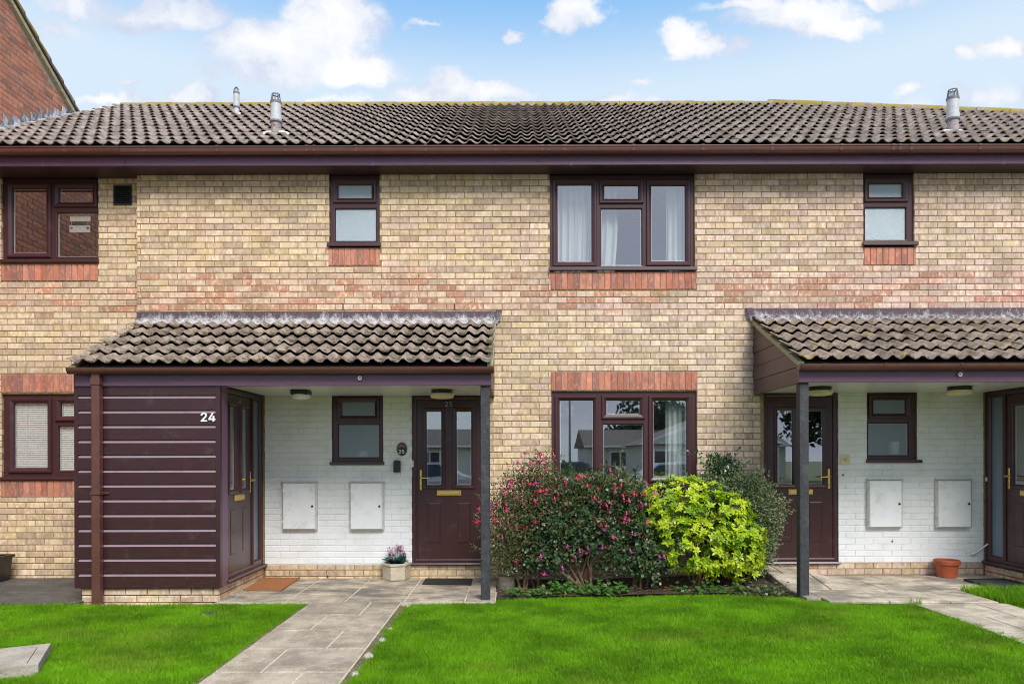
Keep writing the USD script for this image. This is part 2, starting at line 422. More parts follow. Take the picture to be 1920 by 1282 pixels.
def tile_material(name, moss, yellow_z=None, yellow=.0, base=((.225, .175, .145), (.385, .315, .27))):
    g = G(); P = g('geometry')['position']; s = g('separate_xyz', vector=P)
    n = g.noise(P, 7.0, 6, .65); nf = g.noise(P, 90, 5, .7)
    rnd = g('object_info')['random']
    c = g.mix(g.rng(n, .33, .68), *base)
    c = g.mix(1.0, c, g.ramp(nf, [(0, grey(.62)), (.5, grey(1.0)), (1, grey(1.22))]), 'multiply')
    cell = g('combine_xyz', x=g.m('floor', g.m('divide', s['x'], .15)), y=g.m('floor', g.m('divide', s['y'], .288)), z=1.0)['vector']
    wn = g('white_noise_texture', dimensions='3D', vector=cell)['value']
    c = g.mix(1.0, c, g.ramp(wn, [(0, grey(.70)), (.5, grey(1.0)), (1, grey(1.18))]), 'multiply')
    v = g('voronoi_texture', vector=g.vm('add', P, g.vm('multiply', g('noise_texture', vector=P, scale=30.0, detail=2)['color'], (.03, .03, .03))), scale=24.0, feature='f1')
    c = g.mix(g.m('multiply', g.m('multiply', g.rng(v['distance'], .26, .14), g.rng(g.noise(P, 4.0, 3), .46, .6)), .55), c, (.50, .46, .39))
    c = g.mix(g.m('multiply', g.rng(g.noise(P, 13, 5, .7), .55, .7), .55), c, (.085, .065, .052))
    if moss:
        mo = g.noise(g.pos((1, 1, 1), (3, 1, 4)), 15, 5, .72)
        tr = g.m('cosine', g.m('subtract', g.m('multiply', g.m('add', s['x'], 4.49), 2 * PI / .15357), .6))
        if moss > .5: mo = g.m('subtract', mo, g.m('multiply', tr, .075))
        c = g.mix(g.m('multiply', g.rng(mo, .50, .60), moss), c, g.mix(g.rng(nf, .3, .7), (.024, .021, .010), (.085, .080, .022)))
    if yellow_z is not None:
        yn = g.noise(P, 8.0, 5, .7)
        y = g.m('add', yn, g.rng(s['z'], yellow_z - .55, yellow_z, -.28, .10, 'linear'))
        c = g.mix(g.m('multiply', g.rng(y, .50, .60), .85), c, g.mix(nf, (.20, .135, .02), (.46, .34, .045)))
    if yellow:
        yn = g.noise(P, 6.5, 4, .65)
        lim = g.m('multiply', g.rng(yn, .60, .66), g.rng(s['x'], 1.5, 3.5))
        c = g.mix(g.m('multiply', lim, yellow), c, (.50, .31, .035))
    b = g('principled_bsdf', base_color=c, roughness=.88, specular_ior_level=.3, normal=g.bump(g.m('add', nf, g.m('multiply', n, .8)), .012))
    M[name] = g.build(name, b['BSDF'])
tile_material('roof_tile_main', 0.15, 7.55, .5)
tile_material('porch_tile', .92, None, .8, ((.22, .162, .122), (.41, .325, .26)))
tile_material('ridge_lichen', .2, 6.6, 0)

def lead_material():
    g = G(); P = g('geometry')['position']; s = g('separate_xyz', vector=P)
    n = g.noise(g.pos((17, 17, 8)), 1.0, 8, .75)
    n2 = g.noise(P, 55, 4, .7)
    white = g.rng(g.m('add', n, g.rng(s['z'], 3.24, 3.06, -.13, .20, 'linear')), .42, .66)
    c = g.mix(g.rng(n2, .35, .65), (.060, .034, .042), (.11, .072, .082))
    c = g.mix(white, c, g.mix(g.rng(n2, .3, .6), (.20, .19, .195), (.52, .51, .51)))
    b = g('principled_bsdf', base_color=c, roughness=.6, normal=g.bump(n2, .006))
    M['painted_lead'] = g.build('painted_lead', b['BSDF'])
    g = G(); P = g('geometry')['position']
    n = g.noise(g.pos((14, 14, 5)), 1.0, 6, .7)
    c = g.mix(g.rng(n, .38, .62), (.09, .10, .13), (.55, .55, .56))
    b = g('principled_bsdf', base_color=c, roughness=.55, normal=g.bump(g.noise(P, 30, 4, .7), .015))
    M['grey_lead'] = g.build('grey_lead', b['BSDF'])
lead_material()

def thin(g, r0):
    """mirror share of a double pane: the same from both sides"""
    w = g('layer_weight', blend=.5)['facing']
    return g.m('add', r0, g.m('multiply', g.m('power', w, 5.0), .9 - r0), clamp=True)
def pane_material(name, ior, tint=(1, 1, 1), rough=0.0):
    g = G()
    f = thin(g, ior)
    t = g('transparent_bsdf', color=tint)
    gl = g('glossy_bsdf', color=(1, 1, 1), roughness=rough, distribution='ggx')
    m = g('mix_closure', fac=f, closure1=t['BSDF'], closure2=gl['BSDF'])
    M[name] = g.build(name, m['closure'])
pane_material('window_glass', .35, (.93, .96, .96))
def frosted(name, colr, f):
    g = G(); P = g('geometry')['position']
    n = g.noise(P, 150, 2, .5)
    nb = g.bump(n, .004)
    d = g('diffuse_bsdf', color=colr)
    tr = g('transparent_bsdf', color=(.8, .86, .9))
    base = g('mix_closure', fac=f, closure1=tr['BSDF'], closure2=d['BSDF'])
    gl = g('glossy_bsdf', color=(1, 1, 1), roughness=.22, distribution='ggx', normal=nb)
    m = g('mix_closure', fac=thin(g, .14), closure1=base['closure'], closure2=gl['BSDF'])
    M[name] = g.build(name, m['closure'])
frosted('frosted_pale', (.285, .355, .385), .92)
frosted('frosted_dark', (.26, .36, .46), .42)

def cloth(name, col):
    g = G()
    d = g('diffuse_bsdf', color=col); t = g('translucent_bsdf', color=col)
    m = g('mix_closure', fac=.25, closure1=d['BSDF'], closure2=t['BSDF'])
    M[name] = g.build(name, m['closure'])
cloth('curtain_cloth', (.80, .83, .80))
simple('blind_slat', (.82, .82, .78), .45, .02)

def slab_material(name, a, b_, dark, stain):
    g = G(); P = g('geometry')['position']; s = g('separate_xyz', vector=P)
    n = g.noise(P, 3.6, 8, .74); nf = g.noise(P, 75, 5, .75)
    cell = g('combine_xyz', x=g.m('floor', g.m('divide', g.m('add', s['x'], .0), .6)), y=g.m('floor', g.m('divide', g.m('add', s['y'], 1.44), .6)), z=2.0)['vector']
    wn = g('white_noise_texture', dimensions='3D', vector=cell)['value']
    c = g.mix(g.rng(n, .38, .62), a, b_)
    c = g.mix(1.0, c, g.ramp(wn, [(0, grey(.84)), (1, grey(1.1))]), 'multiply')
    c = g.mix(1.0, c, g.ramp(nf, [(0, grey(.45)), (.3, grey(.7)), (.5, grey(1.0)), (1, grey(1.4))]), 'multiply')
    wet = g.m('multiply', g.rng(g.noise(g.pos((1, 1.7, 1)), 1.7, 5, .66), .43, .62), stain)
    wet = g.m('multiply', wet, g.rng(s['y'], -2.4, -1.0, .25, 1.0))
    c = g.mix(wet, c, dark)
    fl = g('voronoi_texture', vector=P, scale=46.0, feature='f1')
    c = g.mix(g.m('multiply', g.rng(fl['distance'], .30, .12), .45), c, (.66, .58, .47))
    fl2 = g('voronoi_texture', vector=g.vm('add', P, (3.3, 1.7, 0)), scale=38.0, feature='f1')
    c = g.mix(g.m('multiply', g.rng(fl2['distance'], .26, .10), .5), c, (.14, .115, .09))
    b = g('principled_bsdf', base_color=c, roughness=.85, specular_ior_level=.3, normal=g.bump(nf, .004))
    M[name] = g.build(name, b['BSDF'])
slab_material('paving_slab', (.325, .262, .19), (.53, .44, .335), (.125, .115, .10), .9)
slab_material('paving_slab_pale', (.36, .30, .225), (.57, .485, .375), (.16, .145, .125), .85)
slab_material('dark_concrete', (.085, .078, .066), (.13, .118, .10), (.05, .048, .045), .6)
slab_material('concrete_cover', (.36, .31, .25), (.47, .42, .35), (.18, .16, .13), .4)
simple('slab_joint', (.54, .47, .37), .95, .2, 30, .004, 120)
simple('dark_joint', (.07, .06, .045), .95, .3, 30)
simple('footing', (.26, .235, .18), .95, .25, 8, .02, 30, dirt=(.12, .10, .06), dirt_amt=.6)
simple('soil', (.075, .055, .042), .97, .4, 30, .03, 40, spec=.1)
simple('soil_pale', (.20, .155, .10), .97, .4, 30, .02, 60, spec=.1, dirt=(.09, .07, .045), dirt_amt=.7, dscale=14)
simple('asphalt', (.055, .055, .056), .9, .2, 30, .005, 150)
simple('kerb_stone', (.32, .31, .29), .9, .1)
simple('far_ground', (.075, .10, .035), .95, .3, 3)

def lawn_materials():
    g = G(); P = g('geometry')['position']
    n = g.noise(P, 2.2, 5, .65); nf = g.noise(P, 70, 4, .7)
    c = g.mix(g.rng(n, .35, .65), (.075, .17, .012), (.11, .22, .016))
    c = g.mix(g.m('multiply', nf, .5), c, (.02, .05, .008))
    b = g('principled_bsdf', base_color=c, roughness=.9, specular_ior_level=.1, normal=g.bump(nf, .02))
    M['lawn_base'] = g.build('lawn_base', b['BSDF'])
    g = G(); P = g('geometry')['position']
    r = g('object_info')['random']
    isl = g('geometry')['random_per_island']
    n = g.noise(P, 1.7, 5, .65)
    t = g.m('add', g.m('multiply', isl, .62), g.m('multiply', g.rng(n, .3, .7), .34))
    c = g.ramp(t, [(0, (.115, .26, .006)), (.35, (.25, .52, .011)), (.7, (.42, .70, .025)), (1, (.64, .76, .16))])
    c = g.mix(g.m('multiply', g.rng(g.noise(P, .9, 4, .6), .52, .7), .4), c, (.34, .38, .05))
    dry = g.m('multiply', g.rng(isl, .93, .97), .6)
    c = g.mix(dry, c, (.36, .38, .12))
    d = g('diffuse_bsdf', color=c); tr = g('translucent_bsdf', color=c)
    gl = g('glossy_bsdf', color=(1, 1, 1), roughness=.5)
    m = g('mix_closure', fac=.48, closure1=d['BSDF'], closure2=tr['BSDF'])
    m2 = g('mix_closure', fac=.012, closure1=m['closure'], closure2=gl['BSDF'])
    M['grass_blade'] = g.build('grass_blade', m2['closure'])
lawn_materials()

def leaf_material(name, stops, gloss=.03, trans=.3, edge=None, clump=.35):
    g = G(); P = g('geometry')['position']
    isl = g('geometry')['random_per_island']
    n = g.noise(P, 5.0, 3, .6)
    t = g.m('add', g.m('multiply', isl, 1 - clump), g.m('multiply', g.rng(n, .32, .68), clump))
    c = g.ramp(t, stops)
    if edge:
        c = g.mix(g.rng(g.noise(P, 60, 3), .5, .6), c, edge)
    d = g('diffuse_bsdf', color=c); tr = g('translucent_bsdf', color=c)
    gl = g('glossy_bsdf', color=(1, 1, 1), roughness=.35)
    m = g('mix_closure', fac=trans, closure1=d['BSDF'], closure2=tr['BSDF'])
    m2 = g('mix_closure', fac=gloss, closure1=m['closure'], closure2=gl['BSDF'])
    M[name] = g.build(name, m2['closure'])
leaf_material('fuchsia_leaf', trans=.4, stops=[(0, (.035, .09, .034)), (.35, (.085, .17, .06)), (.65, (.15, .26, .09)), (.85, (.30, .38, .15)), (1, (.42, .33, .15))])
leaf_material('brown_fuchsia_leaf', trans=.4, stops=[(0, (.10, .11, .045)), (.3, (.19, .175, .07)), (.55, (.26, .175, .08)), (.8, (.25, .27, .11)), (1, (.46, .34, .19))])
leaf_material('golden_leaf', [(0, (.17, .32, .010)), (.28, (.38, .52, .018)), (.62, (.60, .66, .04)), (.88, (.76, .73, .13)), (1, (.86, .80, .38))], .02, .35, clump=.6)
leaf_material('variegated_leaf', [(0, (.13, .18, .08)), (.35, (.28, .33, .17)), (.65, (.50, .53, .34)), (1, (.68, .69, .50))], .015, .3)
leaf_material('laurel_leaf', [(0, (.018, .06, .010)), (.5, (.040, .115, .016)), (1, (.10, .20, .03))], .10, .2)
leaf_material('geranium_leaf', [(0, (.045, .12, .02)), (.5, (.10, .22, .035)), (1, (.22, .33, .07))], .03, .3)
leaf_material('teal_leaf', [(0, (.006, .05, .05)), (1, (.02, .13, .12))], .10, .1)
leaf_material('tree_leaf', [(0, (.012, .028, .008)), (1, (.03, .06, .015))], .02, .2)
leaf_material('dead_leaf', [(0, (.20, .10, .04)), (.5, (.33, .22, .10)), (1, (.45, .38, .22))], .02, .1)
simple('stem_bark', (.16, .095, .055), .85, .3, 30)
simple('red_petal', (.55, .035, .06), .5, .2, 60)
simple('pink_petal', (.62, .06, .26), .5, .2, 60)
simple('purple_petal', (.26, .05, .22), .5, .2, 60)
simple('pale_pink_petal', (.52, .26, .38), .55, .35, 60)
simple('terracotta', (.40, .085, .030), .55, .12, 9, .003, 80)
simple('planter_stone', (.52, .45, .33), .85, .15, 12, .008, 60, dirt=(.34, .27, .17), dirt_amt=.5, dscale=12)
simple('coir', (.36, .15, .065), .98, .25, 60, .01, 250, spec=.05)
simple('rubber', (.016, .017, .019), .7, .3, 60, .006, 200)
simple('rubber_grey', (.05, .05, .052), .8, .4, 90, .006, 200)
simple('log_wood', (.16, .135, .11), .9, .35, 40, .01, 70)
simple('log_end', (.24, .19, .13), .9, .25, 60)
simple('glass_ball', (.20, .27, .33), .15, .1)
simple('pebble', (.38, .345, .28), .85, .3, 30, .006, 60)
simple('iron', (.03, .03, .033), .6, .2)
simple('sign_cream', (.78, .74, .60), .6, .03)
simple('sign_grey', (.60, .59, .57), .6, .03)
simple('silver', (.42, .40, .39), .35, .05, metallic=.7)
simple('plaque_black', (.010, .012, .012), .25, .05)
simple('plaque_gold', (.55, .38, .14), .4, .1)
simple('bungalow_wall', (.60, .58, .54), .9)
simple('bungalow_roof', (.10, .088, .08), .9, .2, 6)
simple('car_silver', (.45, .48, .52), .25, .03, metallic=.5, coat=.5)
simple('car_blue', (.05, .09, .16), .25, .03, metallic=.3, coat=.5)
simple('car_glass', (.02, .022, .025), .08)
simple('tyre', (.015, .015, .015), .8)
simple('lamp_post_grey', (.25, .26, .27), .5)

# ---------------------------------------------------------------- measuring helpers for the flat front
SW = FPX / 8.8
def wx(px, y=0.0): return (px - 960) * (8.8 + y) / FPX
def wz(py, px=960, y=0.0): return 1.456 + (858 - py - .0025 * (px - 960)) * (8.8 + y) / FPX
rnd = random.Random(11)
nrng = np.random.default_rng(11)
WALL_TOP, ZC = 4.893, .03
XA0, XA1, XB1 = -6.9, -4.544, 13.2

def lay_bricks(x0, x1, z0, z1, holes, yf, yb, seed=0, vert=False):
    r = random.Random(seed); out = []
    k0, k1 = math.floor((z0 - ZC) / .075) - 1, math.ceil((z1 - ZC) / .075)
    for k in range(k0, k1 + 1):
        zb = ZC + k * .075; off = .5 * (k % 2)
        j0, j1 = math.floor(x0 / .225) - 1, math.ceil(x1 / .225) + 1
        for j in range(j0, j1 + 1):
            xb = (j - off) * .225
            q = (max(xb, x0), min(xb + .2155, x1), max(zb, z0), min(zb + .0655, z1))
            if q[1] - q[0] < .022 or q[3] - q[2] < .02: continue
            for a, b, c, d in rect_minus(q, holes):
                e = lambda s: r.uniform(-s, s)
                out.append((a + e(.0015), b + e(.0015), c + e(.001), d + e(.0012), yf + e(.0016), yb))
    return out
def view_size(cx, cy, cz):
    d = cy + 8.8
    if d < .5 or abs(cx / d) > .70: return 1e9 + abs(cx)
    return math.dist((cx, cy, cz), EYE)
def add_bricks(wall, bricks, mat, name, stuff_name, limit=300, chamf=.004):
    """the largest ones in view singly, the others joined"""
    bricks = sorted(bricks, key=lambda q: view_size((q[0] + q[1]) / 2, q[4], (q[2] + q[3]) / 2) + (3 if q[1] - q[0] < .2 else 0))
    for q in bricks[:limit]: obj(name, brick_mesh(*q, c=chamf), mat, wall)
    if bricks[limit:]:
        m = MB()
        for q in bricks[limit:]: m.add(*brick_mesh(*q, c=chamf))
        obj(stuff_name, m.get(), mat, wall, kind='stuff')
def soldiers(house, name, x0, x1, z0, z1, y=0.0, label=None, seed=0):
    r = random.Random(seed)
    base = obj(name, plate(x0 - .004, x1 + .004, z0, z1, [], y + .004, y + .1), M['red_mortar'], house, label=label)
    k0, k1 = math.ceil((x0 - .02) / .075), math.floor((x1 + .02) / .075)
    xs = [k * .075 for k in range(k0, k1 + 1)]
    if not xs or xs[0] - x0 > .02: xs = [x0] + xs
    else: xs[0] = x0
    if x1 - xs[-1] > .02: xs.append(x1)
    else: xs[-1] = x1
    for a, b in zip(xs, xs[1:]):
        obj('red_brick', brick_mesh(a + .0045, b - .0045 + r.uniform(-.001, .001), z0 + .003, z1 - .003 + r.uniform(-.002, .002), y - .004 + r.uniform(-.0015, .0015), y + .06), M['red_brick'], base)
    return base

def window(parent, name, rect, y, lights, sill, label=None, frame_w=None, into=None):
    """uPVC window: outer frame, sashes, beads, panes with a pale spacer bar, sill. lights: (kind, x0, x1, z0, z1, glass) of the visible glass"""
    x0, x1, z0, z1 = rect
    w = thing(name, label, parent=parent)
    T = (lambda m: m) if into is None else (lambda m: xf(m, into))
    holes = []
    SA = .060
    for kind, a, b, c, d, gl in lights:
        e = SA - .012 if kind == 'casement' else .010
        holes.append((a - e, b + e, c - e, d + e))
    obj('frame', T(plate(x0, x1, z0, z1, holes, y + .032, y + .10)), M['rosewood_frame'], w)
    for kind, a, b, c, d, gl in lights:
        if kind == 'casement':
            prof = [(0, y + .05), (0, y + .014), (.007, y + .007), (.026, y + .007), (.034, y + .012), (SA - .004, y + .026), (SA, y + .032), (SA, y + .06)]
            obj('sash', T(ring(a - SA, b + SA, c - SA, d + SA, prof)), M['rosewood_frame'], w)
        else:
            obj('bead', T(ring(a - .012, b + .012, c - .012, d + .012, [(0, y + .034), (.0, y + .028), (.006, y + .030), (.012, y + .044), (.012, y + .06)])), M['rosewood_frame'], w)
        obj('gasket', T(ring(a - .003, b + .003, c - .003, d + .003, [(0, y + .044), (.005, y + .044), (.005, y + .052)])), M['dark_gasket'], w)
        obj('spacer_bar', T(ring(a + .002, b - .002, c + .002, d - .002, [(0, y + .056), (.009, y + .056), (.009, y + .070)])), M['spacer_bar'], w)
        obj('pane', T(plate(a - .002, b + .002, c - .002, d + .002, [], y + .050, y + .054, edges=False)), M[gl], w)
    if sill:
        a, b, c, d = sill
        obj('sill', T(prism([(y + .06, c + .012), (y - .030, c), (y - .034, c + .006), (y - .030, d - .006), (y + .06, d + .006)], 'x', a, b)), M['rosewood_frame'], w)
    return w

def roof_frame(o, pitch):
    c, s = math.cos(pitch), math.sin(pitch)
    return np.array(o, float), np.array([0, c, s]), np.array([0, -s, c])
def wave(u, A): return A * (.5 + .5 * np.cos(2 * PI * (u / .15) - .6 + .35 * np.sin(2 * PI * u / .15))) ** 1.15
def tile_local(cover, gauge, A, over=.044, thick=.014, lip=.06, n=13, rag=None):
    u = np.linspace(-.004, cover - .004, n); h = wave(u / cover * .30, A)
    L = gauge + lip
    rows = [(0.0, 0.0), (.03, 0.0), (L, 0.0)]
    V = []
    for s, _ in rows:
        V.append(np.stack([u, np.full(n, s), h + over * (1 - s / gauge)], 1))
    for s in (0.0, L):
        V.append(np.stack([u, np.full(n, s), h + over * (1 - s / gauge) - thick], 1))
    if rag is not None: V[0][:, 2] -= .003; V[0][:, 1] += rag[:n]
    V = np.vstack(V); F = []
    def strip(a, b):
        for k in range(n - 1): F.append([a + k, a + k + 1, b + k + 1, b + k])
    strip(0, n); strip(n, 2 * n); strip(3 * n, 0); strip(4 * n, 3 * n)
    F += [[0, n, 2 * n, 4 * n], [0, 4 * n, 3 * n, 3 * n]][:1]
    e = n - 1
    F += [[0, 2 * n, 4 * n, 3 * n], [e, 3 * n + e, 4 * n + e, 2 * n + e]]
    F = np.array(F); F = np.vstack([F[:, [0, 1, 2]], F[:, [0, 2, 3]]])
    return V, F
def tiles(roof, x0, count, cover, rows, gauge, frame, A, mat, clip=None, limit=300, seed=0, smooth=False, lip=.06):
    O, S, N = frame; r = np.random.default_rng(seed); got = []
    for k in range(rows):
        for j in range(count):
            V, F = tile_local(cover, gauge, A, rag=r.uniform(0, .004, 40), lip=lip)
            V = V + [j * cover + x0, k * gauge, 0]
            V[:, 2] += r.uniform(-.003, .003) + (V[:, 0] - V[:, 0].mean()) * r.uniform(-.012, .012)
            V[:, 1] += r.uniform(-.004, .004)
            if clip:
                side = clip(V[:, 0], V[:, 1])
                if (side < 0).all(): continue
                if (side < 0).any():
                    t = trimesh.Trimesh(V, F, process=False)
                    t = trimesh.intersections.slice_mesh_plane(t, clip.n, clip.o)
                    if len(t.faces) == 0: continue
                    V, F = np.array(t.vertices), np.array(t.faces)
            P = O + V[:, :1] * np.array([1, 0, 0]) + V[:, 1:2] * S + V[:, 2:3] * N
            got.append((P, F))
    got.sort(key=lambda q: view_size(*q[0].mean(0)))
    for P, F in got[:limit]: obj('roof_tile', (P, F), mat, roof, smooth=50)
    if got[limit:]:
        m = MB()
        for P, F in got[limit:]: m.add(P, F)
        obj('more_roof_tiles', m.get(), mat, roof, smooth=50, kind='stuff')

PITCH = math.radians(31); GA = 4.70 / 14
RO = (0, -.33, 5.09)
FR = roof_frame(RO, PITCH)
def rp(x, t, n=0.0): return FR[0] + np.array([x, 0, 0]) + t * FR[1] + n * FR[2]
class Hip:
    o = np.array([4.41, 4.70, 0.0]); n = np.array([-1.0, -1.953, 0.0]) / math.hypot(1, 1.953)
    def __call__(self, x, s): return (x - self.o[0]) * self.n[0] + (s - self.o[1]) * self.n[1]
HIP = Hip()
def half_round(p0, p1, r, n=9, thick=.012):
    p0, p1 = np.array(p0, float), np.array(p1, float); d = p1 - p0; d /= np.linalg.norm(d)
    a = np.cross(d, [0, 0, 1.0]); a /= np.linalg.norm(a); b = np.cross(a, d)
    th = np.linspace(-.15, PI + .15, n); V = []
    for p in (p0, p1):
        for rr in (r, r - thick):
            V += [p + rr * (math.cos(t) * a + math.sin(t) * b) for t in th]
    V = np.array(V); F = []
    for k in range(n - 1):
        F += [[k, k + 1, 2 * n + k + 1, 2 * n + k], [n + k, 3 * n + k, 3 * n + k + 1, n + k + 1], [k, n + k, n + k + 1, k + 1], [2 * n + k, 2 * n + k + 1, 3 * n + k + 1, 3 * n + k]]
    return V, np.array(F)

def eaves(house, x0, x1, ywall, joints, brackets):
    f = obj('fascia', cbox(x0, x1, -.272, -.245, 4.895, 5.075, .004), M['fascia_board'], house)
    for px in joints:
        x = wx(px, -.27); obj('joint_cover', cbox(x - .022, x + .022, -.2755, -.246, 4.892, 5.0, .002), M['fascia_board'], f)
    obj('soffit', box(x0, x1, -.246, ywall, WALL_TOP, WALL_TOP + .012), M['soffit_dark'], house)
    prof = [(-.275, 5.078), (-.278, 5.03), (-.292, 5.008), (-.325, 5.0), (-.362, 5.004), (-.380, 5.022), (-.384, 5.060), (-.392, 5.066), (-.392, 5.080), (-.383, 5.080), (-.378, 5.03), (-.36, 5.012), (-.325, 5.008), (-.296, 5.014), (-.285, 5.03), (-.281, 5.078)]
    gt = obj('gutter', prism(prof, 'x', x0, x1), M['gutter_plastic'], house, smooth=40)
    out = [(-.276, 5.08), (-.280, 5.02), (-.30, 5.002), (-.325, 4.996), (-.364, 5.0), (-.384, 5.018), (-.388, 5.058), (-.396, 5.064), (-.396, 5.084), (-.38, 5.084)]
    for px in brackets:
        x = wx(px, -.39); obj('gutter_bracket', prism(out, 'x', x - .018, x + .018), M['gutter_plastic'], gt)

# ================================================================ main house (two-storey terrace front)
house = thing('terrace_house', 'long buff brick terraced house with projecting tiled porches and brown window frames', 'house')
def R(px0, px1, py0, py1):
    """pixel box on the wall to (x0, x1, z0, z1)"""
    m = (px0 + px1) / 2
    return (wx(px0), wx(px1), wz(py1, m), wz(py0, m))
OP1, OP2, OP3 = R(618, 713, 300, 464), R(1032, 1304, 300, 509), R(1620, 1716, 300, 463)
OP1, OP2, OP3 = [(a, b, c, WALL_TOP + .2) for a, b, c, d in (OP1, OP2, OP3)]
OP4 = R(1034, 1307, 733, 914)
SOL = [('sill_course', R(617, 713, 466, 498)), ('sill_course', R(1033, 1306, 511, 543)), ('sill_course', R(1621, 1718, 464, 497)), ('lintel_course', R(1033, 1308, 697, 732)), ('sill_course', R(1035, 1306, 916, 948))]
WHB = (-2.997, -.30, .163, 2.30)
WHC = (3.018, 5.715, .175, 2.32)
BOXB = (-4.477, -2.997, -.1, 2.30)
BOXC = (5.715, 7.195, -.1, 2.32)
PRB = (-4.50, -.24, 2.20, 3.09); PRC = (2.95, 7.2, 2.22, 3.12)
D25 = R(772, 911, 740, 1057); D26 = R(1432, 1572, 735, 1055)
OP5, OP6 = R(622, 719, 733, 870), R(1625, 1720, 731, 866)
holesB = [OP1, OP2, OP3, OP4, WHB, WHC, BOXB, BOXC, PRB, PRC, D26] + [s[1] for s in SOL]
wall = obj('wall', plate(XA1, XB1, -.15, WALL_TOP, [OP1, OP2, OP3, OP4, OP5, OP6, D25, D26], .006, .11), M['mortar'], house)
bricks = lay_bricks(XA1, 7.6, -.12, WALL_TOP, holesB, 0.0, .10, 1)
add_bricks(wall, bricks, M['buff_brick'], 'brick', 'more_bricks')
obj('far_wall_face', plate(7.6, XB1, -.15, WALL_TOP, [], 0.0, .10), M['house_plain'], house)
# side of the wall where the front steps out past the next house
for k in range(1, 65, 1):
    pass
sh = MB(); sh.box(XA1, XB1, 7.7, 7.8, -.15, WALL_TOP); sh.box(XB1 - .1, XB1, .11, 7.7, -.15, WALL_TOP)
obj('rear_wall', sh.get(), M['house_plain'], house)
inner = MB(); inner.quad((XA1, .12, 4.885), (XB1, .12, 4.885), (XB1, 7.7, 4.885), (XA1, 7.7, 4.885))
inner.quad((XA1, .6, 2.45), (XB1, .6, 2.45), (XB1, 7.7, 2.45), (XA1, 7.7, 2.45)); inner.quad((XA1, .3, .0), (XB1, .3, 0), (XB1, 7.7, 0), (XA1, 7.7, 0))
for xx in (-3.4, -.75, 3.1, 5.9): inner.quad((xx, .12, 0), (xx, 7.7, 0), (xx, 7.7, 4.9), (xx, .12, 4.9))
inner.quad((XA1, 4.2, 0), (XB1, 4.2, 0), (XB1, 4.2, 4.9), (XA1, 4.2, 4.9))
obj('inner_room', inner.get(), M['room_wall'], house)
for nm, r4 in SOL:
    soldiers(house, nm, *r4, seed=int(abs(r4[0] * 100)))
WL = []
WL.append(window(house, 'window', (OP1[0] + .01, OP1[1] - .005, OP1[2] + .03, WALL_TOP), .0, [('casement', *R(634, 697, 345, 370), 'frosted_pale'), ('fixed', *R(629, 705, 390, 450), 'frosted_pale')], R(615, 716, 455, 463)))
WL.append(window(house, 'window', (OP2[0] + .005, OP2[1] - .005, OP2[2] + .03, WALL_TOP), .0, [('casement', *R(1047, 1111, 345, 489), 'window_glass'), ('casement', *R(1135, 1199, 346, 371), 'window_glass'), ('fixed', *R(1129, 1205, 390, 496), 'window_glass'), ('casement', *R(1223, 1287, 346, 488), 'window_glass')], R(1030, 1307, 500, 508)))
WL.append(window(house, 'window', (OP3[0] + .005, OP3[1] - .005, OP3[2] + .03, WALL_TOP), .0, [('casement', *R(1633, 1696, 343, 368), 'frosted_pale'), ('fixed', *R(1626, 1702, 388, 448), 'frosted_pale')], R(1618, 1721, 453, 461)))
WL.append(window(house, 'window', (OP4[0] + .005, OP4[1] - .005, OP4[2] + .03, OP4[3]), .0, [('casement', *R(1050, 1113, 750, 893), 'window_glass'), ('casement', *R(1138, 1201, 750, 776), 'window_glass'), ('fixed', *R(1132, 1207, 795, 899), 'window_glass'), ('casement', *R(1226, 1289, 750, 894), 'window_glass')], R(1031, 1309, 906, 914)))
# painted walls inside the two porches
for nm, wr, dr, op in (('painted_wall', WHB, D25, OP5), ('painted_wall', WHC, (3.0, D26[1], D26[2], D26[3]), OP6)):
    pw = obj(nm, plate(wr[0] if nm else 0, wr[1], wr[2], wr[3], [dr, op], -.0005, .02), M['white_paint_joint'], house)
    bl = lay_bricks(wr[0], wr[1], wr[2] + .002, wr[3], [dr, op], -.0065, .01, 7)
    add_bricks(pw, [(a - .0022, b + .0022, c - .0022, d + .0022, y_, yb) for a, b, c, d, y_, yb in bl], M['white_paint_brick'], 'painted_brick', 'more_painted_bricks', 300, .004)
window(house, 'window', (OP5[0] + .004, OP5[1] - .004, OP5[2] + .02, OP5[3]), .0, [('casement', *R(640, 702, 753, 779), 'frosted_dark'), ('fixed', *R(634, 710, 796, 857), 'frosted_dark')], R(619, 721, 865, 871))
window(house, 'window', (OP6[0] + .004, OP6[1] - .004, OP6[2] + .02, OP6[3]), .0, [('casement', *R(1640, 1701, 749, 775), 'frosted_dark'), ('fixed', *R(1631, 1706, 793, 853), 'frosted_dark')], R(1623, 1727, 861, 867))
# holes and vents
for px, py in ((644, 575), (853, 575), (1707, 573)):
    r4 = R(px - 1.2, px + 1.2, py - 5, py + 5)
    obj('weep_vent', box(r4[0], r4[1], -.004, .01, r4[2], r4[3]), M['gutter_plastic'], house)
for px, py in ((1672, 1014), (1817, 1016), (1580, 890), (614, 1080)):
    obj('wall_hole', xf(lathe([(0, 0), (.011, 0), (.011, .004)], 12), np.array([[1, 0, 0, wx(px)], [0, 0, -1, -.007], [0, 1, 0, wz(py, px)], [0, 0, 0, 1]])), M['dark_gasket'], house)
